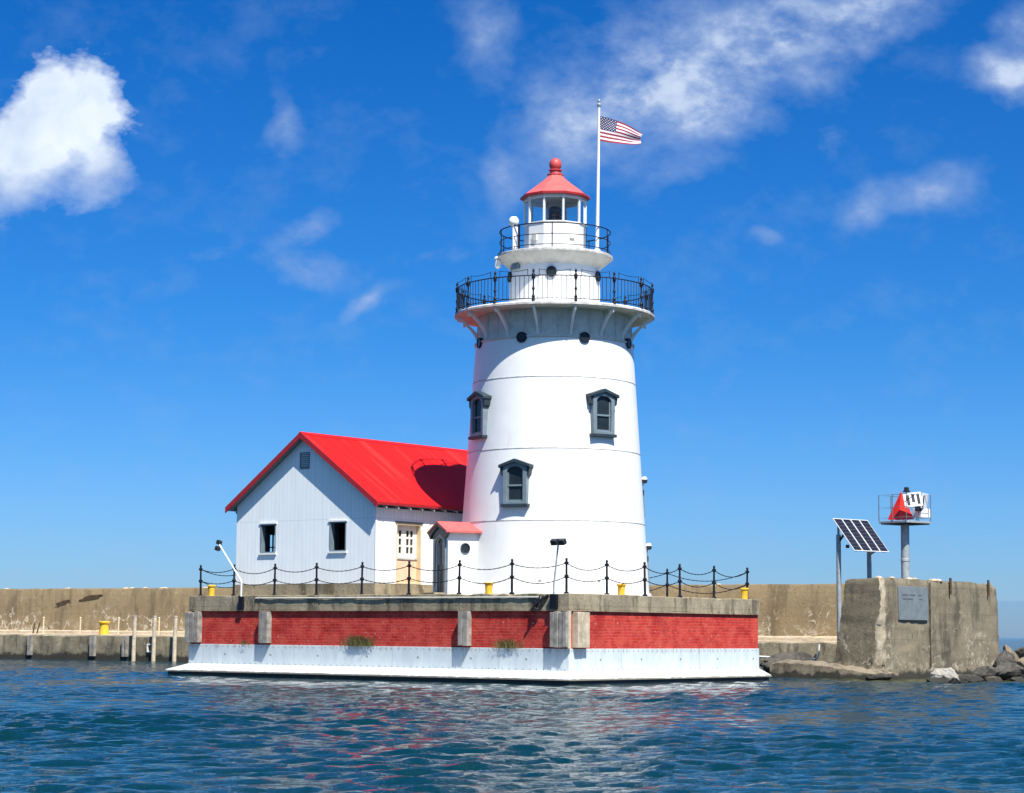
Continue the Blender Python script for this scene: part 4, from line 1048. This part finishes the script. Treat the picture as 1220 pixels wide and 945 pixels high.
bwall.part('wall', rough_strip([(0.15, 1.3, 0), (0.12, 2.2, 0), (.06, 3.4, 0), (0, 4.52, 0), (-.06, 4.63, 1), (-1.4, 4.66, 1), (-1.5, 4.5, 0), (-1.6, -1, 0)], -60, 68.3, .5, 1, .012, .08), 'wall_concrete', smooth=30)
def stain(s, z, ln, h, seed):
    rg = random.Random(seed); n = 18; pts = []
    for k in range(n):
        a = 2 * math.pi * k / n; q = rg.uniform(.55, 1.15)
        pts.append(bw_(s + ln * math.cos(a) * q, .0, z + h * math.sin(a) * q + .18 * math.cos(a)))
    return MB().prism(pts, wn * .068)
bwall.part('dark_patch', stain(6.3, 3.62, .75, .20, 1), 'rust', label='dark brown scar on the wall face')
bwall.part('dark_patch', stain(8.75, 4.0, 1.05, .15, 2), 'rust', label='longer dark brown scar on the wall face')
rg = random.Random(12)
for s in (.6, 6.6, 11.5, 12.3, 13.5, 14.8, 18.6, 21.0, 63.5, 65.5, 55.0):
    mbq = MB(Matrix.Translation(bw_(s, -.35, 4.63)))
    for q in range(2): mbq.lathe([(0, -.06), (.20, -.02), (.13, .03 + .02 * q), (0, .05 + .02 * q)], (rg.uniform(-.22, .22), rg.uniform(-.1, .1), 0), 7)
    bwall.part('white_chunk', mbq, 'quay_top')
quay = Thing('quay', 'low concrete quay ledge with timber rubbing strips below the breakwater wall', 'quay', bw_(20, 2, 0))
quay.part('face', rough_strip([(4.1, -2, 0), (4.0, .4, 0), (3.98, 1.46, 0), (3.95, 1.52, 1), (.4, 1.55, 0)], -60, 66.5, .35, 3, .035, .22), 'quay_concrete', smooth=30)
quay.part('top_sheet', rough_strip([(3.72, 1.48, 0), (3.70, 1.60, 0), (.6, 1.62, 0)], -60, 66.5, .6, 4, .02, .04), 'quay_top', smooth=30)
quay.part('curb', rough_strip([(.95, 1.55, 0), (.92, 1.80, 0), (.3, 1.86, 0), (.1, 1.84, 0)], -60, 66.5, .5, 5, .03, .12), 'quay_top', smooth=30)
def q_at(px):
    """distance along the quay of a bearing seen from the viewer"""
    best = min(range(-300, 1400), key=lambda k: abs(bw_(k * .05, 4, 0).x / bw_(k * .05, 4, 0).y - (px - 610) / FPX)); return best * .05
for px_, w_ in ((44, .2), (118, .26), (156, .26)):
    s = q_at(px_)
    mbq = MB()
    for d_ in (-w_ / 2, w_ / 2 - .02):
        mbq.prism([bw_(s + d_ - .075, 4.02, .25), bw_(s + d_ + .075, 4.02, .25), bw_(s + d_ + .075, 4.02, 1.5), bw_(s + d_ - .075, 4.02, 1.5)], wn * .2)
    quay.part('timber_strip', mbq, 'weathered_wood')
for k, (px_, lab) in enumerate(((169, 'tall pale timber pile against the quay, left of the square frame'), (193, 'tall pale timber pile against the quay, right of the square frame'), (217, 'tall pale timber pile tight against the end of the crib'))):
    s = q_at(px_); p = bw_(s, 4.35, 0)
    t = Thing('timber_pile', lab, 'pile', (p.x, p.y, 0), group='timber piles at the quay')
    t.part('pile', MB().tube([(p.x, p.y, -1.5), (p.x + .02, p.y, 1.3), (p.x + .05, p.y, 2.72)], [.135, .125, .11], 10), 'pale_timber')
    t.part('cap', MB().tube([(p.x + .05, p.y, 2.73), (p.x + .05, p.y, 2.80)], [.13, .09], 10), 'weathered_wood')
s = q_at(185.5); fr_ = [bw_(s - .26, 4.05, .55), bw_(s + .26, 4.05, .55), bw_(s + .26, 4.05, 1.07), bw_(s - .26, 4.05, 1.07)]; fi_ = [bw_(s - .18, 4.05, .63), bw_(s + .18, 4.05, .63), bw_(s + .18, 4.05, .99), bw_(s - .18, 4.05, .99)]
solo('square_frame', MB().ringprism(fr_, fi_, wn * .08), 'cream_light', 'small cream square frame fixed to the quay face between two piles', 'frame', bw_(s, 4.05, .55))
stake_labels = ('thin cream stake on the quay below the dark wall scars', 'thin cream stake on the quay just left of the big yellow bollard', 'thin cream stake on the quay just right of the big yellow bollard', 'thin cream stake on the quay behind the gap between two timber piles')
for px_, lab in zip((48, 91, 137, 185), stake_labels):
    s = q_at(px_); p = bw_(s, 3.3, 1.6)
    t = Thing('quay_stake', lab, 'stake', p, group='cream stakes along the quay')
    t.part('stake', MB().tube([p - Vector((0, 0, .1)), p + Vector((.02, 0, 1.05))], .05, 8), 'cream_paint')
    t.part('tip', MB().tube([p + Vector((.02, 0, 1.052)), p + Vector((.02, 0, 1.12))], [.07, .03], 8), 'cream_paint')
s = q_at(118.5); p = bw_(s, 3.2, 1.6)
t = Thing('quay_bollard', 'large flared yellow bollard on the low quay in front of the wall', 'bollard', p)
t.part('post', MB().lathe([(.33, -.02), (.31, .2), (.28, .5), (.30, .70)], p, 20), 'yellow_paint')
t.part('cap', MB().lathe([(.30, .69), (.37, .74), (.38, .81), (.34, .85), (0, .86)], p, 20), 'yellow_paint')
for px_, dx_, lab in ((13.5, .12, 'dark rusty bar leaning upright on the quay at the left edge'), (18, .2, 'second dark rusty bar, leaning more, on the quay at the left edge')):
    s = q_at(px_); p = bw_(s, 1.6, 1.62)
    solo('rusty_bar', MB().tube([p, p + Vector((dx_ * .5, 0, .4)), p + Vector((dx_, 0, .78))], [.05, .05, .04], 7), 'rust', lab, 'bar', p, group='rusty bars on the quay')

# pipe on the quay next to the concrete block
s0_, s1_ = q_at(905), q_at(977)
qp = MB().tube([bw_(s0_, 4.2, .80), bw_((s0_ + s1_) / 2, 4.2, .73), bw_(s1_ - .3, 4.2, .68), bw_(s1_ - .05, 4.2, .78), bw_(s1_, 4.2, 1.0), bw_(s1_ + .02, 4.2, 1.45)], .05, 8)
solo('drain_pipe', qp, 'white_enamel', 'white pipe running along the quay face and up its end by the block', 'pipe', bw_(s1_, 4.2, .7))
pk = bw_(q_at(943), 2.4, 1.62)
solo('plank', MB().prism([pk - wd * 2.6 - wn * .1, pk + wd * 2.4 - wn * .1, pk + wd * 2.4 + wn * .15, pk - wd * 2.6 + wn * .15], (0, 0, .09)), 'pale_timber', 'long pale plank lying on the quay beside the solar panel post', 'plank', pk)

# ------------------------------------------------------------------ concrete block at the pier head
BC = Vector((16.45, 95.0, 0)); Rv = Vector((math.cos(R(53)), math.sin(R(53)), 0)); Lv = Vector((-math.sin(R(50)), math.cos(R(50)), 0))
def bp(a, b, z): return BC + Rv * a + Lv * b + Vector((0, 0, z))
def block_mesh():
    rg = random.Random(4)
    zs = [-1.5] + [k * .16 for k in range(28)] + [4.47]
    A, B = 12.2, 1.85
    per = [(0, t) for t in (1, .75, .5, .25, .10)] + [(0.004, 0.02)] + [(t, 0) for t in np.linspace(.018, .975, 26)] + [(1, .06)] + [(1, t) for t in (.3, .6, 1)] + [(t, 1) for t in np.linspace(.9, .1, 9)]
    mb = MB(); rows = []; mb.mi('block_concrete'); mb.mi('edge_concrete'); wl_, wr_ = .10, .018
    for k, z in enumerate(zs):
        wl_ = min(.17, max(.05, wl_ + rg.uniform(-.045, .045))); wr_ = min(.026, max(.008, wr_ + rg.uniform(-.007, .007)))
        bat = (4.47 - max(z, 0)) * .055
        row = []
        for (ta, tb) in per:
            if (ta, tb) == (0, .10): tb = wl_
            if tb == 0 and ta < .02: ta = wr_
            a = -bat * .5 + ta * (A + bat * 1.3); b = -bat * .3 + tb * (B + bat * 3.2)
            j = .035 if k < len(zs) - 1 else .02
            e = rg.uniform(.02, .14) if ta == .004 else 0
            dz = rg.uniform(-.07, .03) if k == len(zs) - 1 else 0
            if k == len(zs) - 1: a += .05 if ta < .5 else -.25 * (ta > .95); b += .04 if tb < .5 else -.04
            if ta > .95 and z > 4: dz -= .10
            row.append(mb.v(bp(a + e + rg.uniform(-j, j), b + e + rg.uniform(-j, j), z + dz)))
        rows.append(row)
    n = len(per)
    for k in range(len(rows) - 1):
        for q in range(n): mb.f([rows[k][q], rows[k][(q + 1) % n], rows[k + 1][(q + 1) % n], rows[k + 1][q]], 1 if (q in (4, 5) and k > 4) else 0)
    mb.f(rows[-1]); return mb
blk = Thing('concrete_block', 'massive weathered concrete block with a metal plaque at the pier head', 'pier', bp(6, 1.3, 0))
blk.part('block', block_mesh(), None, smooth=50)
# plaque on the long face: find its span from the corner
def on_face(px_, z, off=.0):
    k = (px_ - 610) / FPX
    bat = -.02 - (4.47 - z) * .055 * .3
    o = BC + Lv * bat
    a = (k * o.y - o.x) / (Rv.x - k * Rv.y)
    return o + Rv * a - Lv * off + Vector((0, 0, z))
pz0, pz1 = 2.62, 4.13
pa, pb = on_face(1069.5, 3.4), on_face(1104, 3.4)
pl = MB(); n_ = -Lv
def plq(u, z, off): 
    q = pa.lerp(pb, u); bat = (z - 3.4) * .055 * .3
    return Vector((q.x, q.y, z)) + n_ * off + Lv * bat
pl.hexa([plq(0, pz0, -.05), plq(1, pz0, -.05), plq(1, pz0, .07), plq(0, pz0, .07), plq(0, pz1, -.05), plq(1, pz1, -.05), plq(1, pz1, .07), plq(0, pz1, .07)])
pq = blk.part('plaque', pl, 'plaque_metal', bevel=.012)
ln_ = MB(); rg = random.Random(9)
for (z_, segs) in ((3.72, ((.12, .30), (.36, .56), (.66, .78))), (3.54, ((.14, .24), (.27, .47), (.70, .80)))):
    for u0_, u1_ in segs: ln_.hexa([plq(u0_, z_, .068), plq(u1_, z_, .068), plq(u1_, z_, .078), plq(u0_, z_, .078), plq(u0_, z_ + .06, .068), plq(u1_, z_ + .06, .068), plq(u1_, z_ + .06, .078), plq(u0_, z_ + .06, .078)])
blk.part('plaque_rows', ln_, 'plaque_ink', parent=pq)
jn = on_face(1107.5, 3.0); mbj = MB()
for z0_, z1_ in ((.5, 1.5), (1.5, 2.2), (2.2, 3.1), (3.1, 4.35)):
    q0, q1 = on_face(1107.5, z0_, -.03), on_face(1107.8, z1_, -.03); hx = Rv * .035
    mbj.hexa([q0 - hx, q0 + hx, q0 + hx - Lv * .06, q0 - hx - Lv * .06, q1 - hx, q1 + hx, q1 + hx - Lv * .06, q1 - hx - Lv * .06])
blk.part('joint', mbj, 'dark_joint')
for px_, h_ in ((1131, .62), (1176, .6)):
    p = on_face(px_, 4.1, .06)
    blk.part('rusty_bar', MB().tube([(p.x, p.y, 4.48 - h_), (p.x, p.y, 4.62)], .062, 8), 'rust')
for k in range(9):
    u = random.Random(50 + k); p = bp(u.uniform(.3, 6), u.uniform(.1, .7), 4.47)
    mbq = MB(Matrix.Translation(p)); mbq.lathe([(0, -.04), (.20, -.03), (.14, .05), (.05, .09), (0, .08)], (0, 0, 0), 7)
    blk.part('loose_chunk', mbq, 'quay_top', smooth=0)

# ------------------------------------------------------------------ solar panel
SD = 104.0
def at_px(x, y, Y):
    q = fw * FPX + rt * (x - 610) - up * (y - 472.5); return EYE + q * (Y / q.y)
tl = at_px(992, 617.5, SD)
wv = Vector((.787, .618, 0)) * 2.47; hd = Vector((.618, -.787, 0)) * 1.40; dn = hd + Vector((0, 0, -1.60))
nrm = wv.cross(dn).normalized()
if nrm.z < 0: nrm = -nrm
sp_ = Thing('solar_panel', 'tilted dark solar panel of four modules on two grey posts by the block', 'solar panel', (tl.x + .3, tl.y, 1.55))
L0 = wv.length; 
for k in range(4):
    o = tl + wv * (k / 4 + .006); e = wv * (.25 - .012); d_ = dn
    q = MB(); q.hexa([o - nrm * .04, o + e - nrm * .04, o + e + d_ - nrm * .04, o + d_ - nrm * .04, o, o + e, o + e + d_, o + d_])
    fo_ = sp_.part('module_frame', q, 'white_enamel')
    c0 = o + e * .045 + d_ * .015 + nrm * .006; e2 = e * .91; d2 = d_ * .97
    cm_ = MB(); vs = [cm_.v(c0), cm_.v(c0 + e2), cm_.v(c0 + e2 + d2), cm_.v(c0 + d2)]
    f2 = cm_.f(vs); uvl = cm_.bm.loops.layers.uv.new('UVMap')
    for lp, uv_ in zip(f2.loops, ((0, 0), (1, 0), (1, 1), (0, 1))): lp[uvl].uv = uv_
    sp_.part('cells', cm_, 'solar_cells', parent=fo_)
for t_ in (.10, .90):
    a_ = tl + wv * t_ - nrm * .09
    sp_.part('rail', MB().tube([a_ + dn * .03, a_ + dn * .97], .05, 6), 'galvanised')
mid1, mid2 = tl + wv * .13 + dn * .30 - nrm * .25, tl + wv * .87 + dn * .62 - nrm * .30
p1 = at_px(999, 640, SD + .05); p2 = at_px(1035.5, 660, SD + 1.6)
sp_.part('post', MB().tube([(p1.x, p1.y, 1.45), (p1.x, p1.y, p1.z + .12)], .115, 14), 'galvanised')
sp_.part('post', MB().tube([(p2.x, p2.y, 1.45), (p2.x, p2.y, p2.z + .1)], .115, 14), 'galvanised')
sp_.part('arm', MB().tube([(p1.x, p1.y, p1.z - .25), tl + wv * .12 + dn * .42 - nrm * .10], .06, 8), 'dark_slate_paint')
sp_.part('arm', MB().tube([(p1.x, p1.y, p1.z + .02), tl + wv * .12 + dn * .12 - nrm * .10], .06, 8), 'galvanised')
sp_.part('arm', MB().tube([(p2.x, p2.y, p2.z - .05), tl + wv * .84 + dn * .85 - nrm * .10], .06, 8), 'galvanised')
bx = at_px(1010, 651, SD - .4)
sp_.part('junction_box', MB().box(bx.x - .08, bx.x + .08, bx.y, bx.y + .12, bx.z - .08, bx.z + .08), 'dark_slate_paint')

# ------------------------------------------------------------------ light beacon on its pole
ND = 98.6
pb0 = at_px(1079, 700, ND); top = at_px(1079, 624, ND).z
bc = Thing('beacon', 'railed beacon platform on a grey pole with red and white daymarks', 'beacon', (pb0.x, pb0.y, 4.4))
bc.part('pole', MB().tube([(pb0.x, pb0.y, 4.3), (pb0.x, pb0.y, 5.6), (pb0.x, pb0.y, top)], .195, 18), 'galvanised')
bc.part('collar', MB().lathe([(.195, 5.30), (.215, 5.32), (.215, 5.42), (.195, 5.44)], (pb0.x, pb0.y, 0), 18), 'galvanised')
rotB = Matrix.Translation((pb0.x, pb0.y, top)) @ Matrix.Rotation(R(38), 4, 'Z')
hw = .83
bc.part('platform', MB(rotB).box(-hw, hw, -hw, hw, 0, .10), 'galvanised', bevel=.01)
grate = MB(rotB)
for k in range(9): grate.box(-hw + .08 + k * .19, -hw + .11 + k * .19, -hw + .05, hw - .05, -.05, -.003)
bc.part('joists', grate, 'dark_slate_paint')
rl = MB(rotB).tube([(-hw, -hw, 1.30), (hw, -hw, 1.30), (hw, hw, 1.30), (-hw, hw, 1.30)], .022, 6, closed=True)
ro = bc.part('railing', rl, 'rail_grey')
for z_ in (.72, .25): bc.part('mid_rail', MB(rotB).tube([(-hw, -hw, z_), (hw, -hw, z_), (hw, hw, z_), (-hw, hw, z_)], .018, 6, closed=True), 'rail_grey', parent=ro)
for x_, y_ in ((-1, -1), (1, -1), (1, 1), (-1, 1), (0, -1), (1, 0), (0, 1), (-1, 0)):
    bc.part('post', MB(rotB).tube([(x_ * hw, y_ * hw, .1), (x_ * hw, y_ * hw, 1.30)], .022, 6), 'rail_grey', parent=ro)
def bw2(x, y, Y): return at_px(x, y, Y)
# red daymark: two triangular boards meeting at an upright edge
ap, b0_, b1_, b2_ = bw2(1073.3, 585.5, ND - .1), bw2(1057.5, 619, ND + .15), bw2(1070.5, 619.5, ND - .42), bw2(1089, 618.5, ND - .10)
th_ = Vector((0, .05, 0))
def board(a, b, c, off):
    mb = MB(); i = (Vector(b) - Vector(a)).cross(Vector(c) - Vector(a)).normalized()
    if i.y > 0: i = -i
    mb.prism([a, b, c], -i * .04); return mb
ap2 = ap + Vector((.01, -.02, 0))
bc.part('red_board', board(ap, b0_, b1_, 0), 'beacon_red', label='bright red triangular board facing the viewer')
bc.part('red_board', board(ap2, b1_ + Vector((.012, 0, 0)), b2_, 0), 'beacon_red', label='red triangular board under the white panel')
# white boards with black bars
def slab(c, M, w, h, t):
    return MB(Matrix.Translation(c) @ M).box(-w / 2, w / 2, -t / 2, t / 2, -h / 2, h / 2)
cW = bw2(1087.5, 595.5, ND - .82); MW = Matrix.Rotation(R(4), 4, 'Z') @ Matrix.Rotation(R(-7), 4, 'Y') @ Matrix.Rotation(R(-12), 4, 'X')
wb = bc.part('white_panel', slab(cW, MW, .84, .66, .05), 'white_enamel', bevel=.008)
for k, (x_, z0_, z1_) in enumerate(((-.22, -.24, .24), (.02, -.12, .26), (.26, -.22, .26))):
    bc.part('black_bar', MB(Matrix.Translation(cW) @ MW).box(x_ - .065, x_ + .065, -.04, -.027, z0_, z1_), 'black_plastic', parent=wb)
cV = bw2(1101.5, 597, ND - .2); MV = Matrix.Rotation(R(62), 4, 'Z') @ Matrix.Rotation(R(8), 4, 'X')
wb2 = bc.part('white_panel', slab(cV, MV, .84, .70, .05), 'white_enamel', bevel=.008)
bc.part('black_bar', MB(Matrix.Translation(cV) @ MV).box(-.33, -.2, -.04, -.027, -.30, .22), 'black_plastic', parent=wb2)
cX = bw2(1098, 611, ND + .1); bc.part('cabinet', MB(Matrix.Translation(cX) @ Matrix.Rotation(R(38), 4, 'Z')).box(-.34, .34, -.26, .26, -.24, .18), 'white_enamel', bevel=.02)
cY = bw2(1094, 606, ND - .3); bc.part('battery_box', MB(Matrix.Translation(cY) @ Matrix.Rotation(R(38), 4, 'Z')).box(-.13, .13, -.1, .1, -.12, .12), 'dark_slate_paint', bevel=.02)
lt = bw2(1080, 584, ND)
bc.part('light_mast', MB().tube([(lt.x, lt.y, top + .1), (lt.x, lt.y, lt.z - .06)], .035, 8), 'galvanised')
bc.part('light', MB().lathe([(0, -.10), (.16, -.09), (.17, -.03), (.10, 0), (.12, .06), (.10, .13), (0, .15)], lt, 14), 'black_plastic')

# ------------------------------------------------------------------ fallen slab and rocks
def rock(c, size, seed, rot=0.0, tilt=0.0, flat=.8):
    rg = random.Random(seed); bm = bmesh.new()
    bmesh.ops.create_icosphere(bm, subdivisions=5, radius=1)
    ax = [Vector((rg.gauss(0, 1), rg.gauss(0, 1), rg.gauss(0, 1))).normalized() for _ in range(13)]
    dd = [rg.uniform(.52, .86) for _ in ax]
    M = Matrix.Translation(c) @ Matrix.Rotation(rot, 4, 'Z') @ Matrix.Rotation(tilt, 4, 'Y') @ Matrix.Diagonal((size[0], size[1], size[2], 1))
    ph = [rg.uniform(0, 6) for _ in range(6)]
    for v in bm.verts:
        p = v.co.copy()
        for a, d_ in zip(ax, dd):
            k = p.dot(a)
            if k > d_: p -= a * (k - d_) * .93
        q_ = p + Vector((seed * 3.1, ph[0], ph[1])); n_ = .10 * mnoise.noise(q_ * 2.3) + .055 * mnoise.noise(q_ * 6) + .03 * mnoise.noise(q_ * 14)
        v.co = M @ (p * (1 + n_))
    m = MB(); m.bm.free(); m.bm = bm
    return m
def add_rock(px_, py, Y, size, seed, mat, label, rot=0, tilt=0):
    c = at_px(px_, py, Y)
    solo('rock', rock(c, size, seed, rot, tilt), mat, label, 'rock', (c.x, c.y, c.z), group='rocks at the foot of the pier head', smooth=28)
add_rock(1127, 806, 89.0, (.68, .55, .56), 21, 'rock_pale', 'pale angular rock in the water in front of the block', .3, .35)
add_rock(1122, 813, 88.3, (.75, .55, .30), 22, 'rock_dark', 'flat dark wet rock under the pale angular rock', .1)
add_rock(1148, 811, 90.0, (.85, .6, .30), 35, 'rock_dark', 'low dark rock between the pale rock and the big dark one', .2)
add_rock(1173, 806, 92.5, (.85, .7, .52), 23, 'rock_dark', 'black pointed rock against the foot of the block', .5, -.2)
add_rock(1203, 804, 95.0, (1.1, .9, .52), 24, 'rock_dark', 'broad grey-black rock at the right end of the block', -.2)
add_rock(1204, 788, 101.0, (.5, .5, .85), 25, 'rock_brown', 'brown slab-like rock leaning beside the end of the block', .4, -.55)
add_rock(1228, 783, 104.0, (1.1, .9, .85), 26, 'rock_dark', 'dark mossy rock farthest out past the block', .9)
add_rock(1228, 797, 98.0, (.8, .7, .6), 27, 'rock_brown', 'brownish rock low at the right edge', .3)
add_rock(1195, 792, 99.5, (.7, .6, .7), 28, 'rock_dark', 'dark rock wedged under the leaning brown slab rock', 1.2)
add_rock(1160, 813, 89.5, (.42, .35, .2), 41, 'rock_dark', 'small dark stone awash between the flat dark rock and the pointed rock', .4)
add_rock(1186, 811, 91.5, (.5, .4, .3), 42, 'rock_brown', 'small brown stone in front of the broad grey-black rock', .9)
add_rock(1212, 813, 92.5, (.6, .45, .25), 43, 'rock_dark', 'flat dark stone awash at the lower right of the rubble', .2)
add_rock(1262, 795, 98.0, (1.4, 1.1, .9), 29, 'rock_dark', 'large dark rock outermost in the rubble', .3)
add_rock(1048, 808, 93.2, (.65, .45, .22), 30, 'rock_dark', 'small low rock at the water line by the block corner', .2)
add_rock(905, 805, 97.5, (.55, .5, .42), 31, 'rock_dark', 'dark rock in the gap between crib and quay', .8)
add_rock(945, 794, 106.0, (1.7, .8, .7), 32, 'rock_dark', 'dark rock in the shade behind the fallen slab', .1)
# the long fallen slab
def fallen_slab():
    rg = random.Random(2); mb = MB(); prev = None
    A, B = at_px(918, 797, 98.0), at_px(1056, 812, 94.0)
    dv_ = (B - A); n = 22; side = Vector((-dv_.y, dv_.x, 0)).normalized()
    for k in range(n + 1):
        t = k / n; p = A + dv_ * t
        ztop = .68 - .02 * t - .66 * max(0, t - .28) ** 1.15 + rg.uniform(-.03, .03); th = .60
        if k == 0: ztop -= .12
        w = 1.5 - .5 * t
        row = [(-.15 + rg.uniform(-.05, .05), -.4), (-.02 + rg.uniform(-.05, .05), ztop * .4), (0 + rg.uniform(-.06, .06), ztop - .04), (.12, ztop + .02), (w * .6, ztop + .10 + rg.uniform(-.03, .03)), (w, ztop + .05), (w + .1, -.4)]
        vs = [mb.v((p.x + side.x * o, p.y + side.y * o, z)) for o, z in row]
        if prev:
            for i in range(len(vs)): mb.f([prev[i], prev[(i + 1) % len(vs)], vs[(i + 1) % len(vs)], vs[i]])
        else: mb.f(list(reversed(vs)))
        prev = vs
    mb.f(prev); return mb, A
ms, A_ = fallen_slab()
solo('fallen_slab', ms, 'slab_concrete', 'long tilted concrete slab sliding into the water between crib and block', 'slab', (A_.x, A_.y, 0), smooth=30)
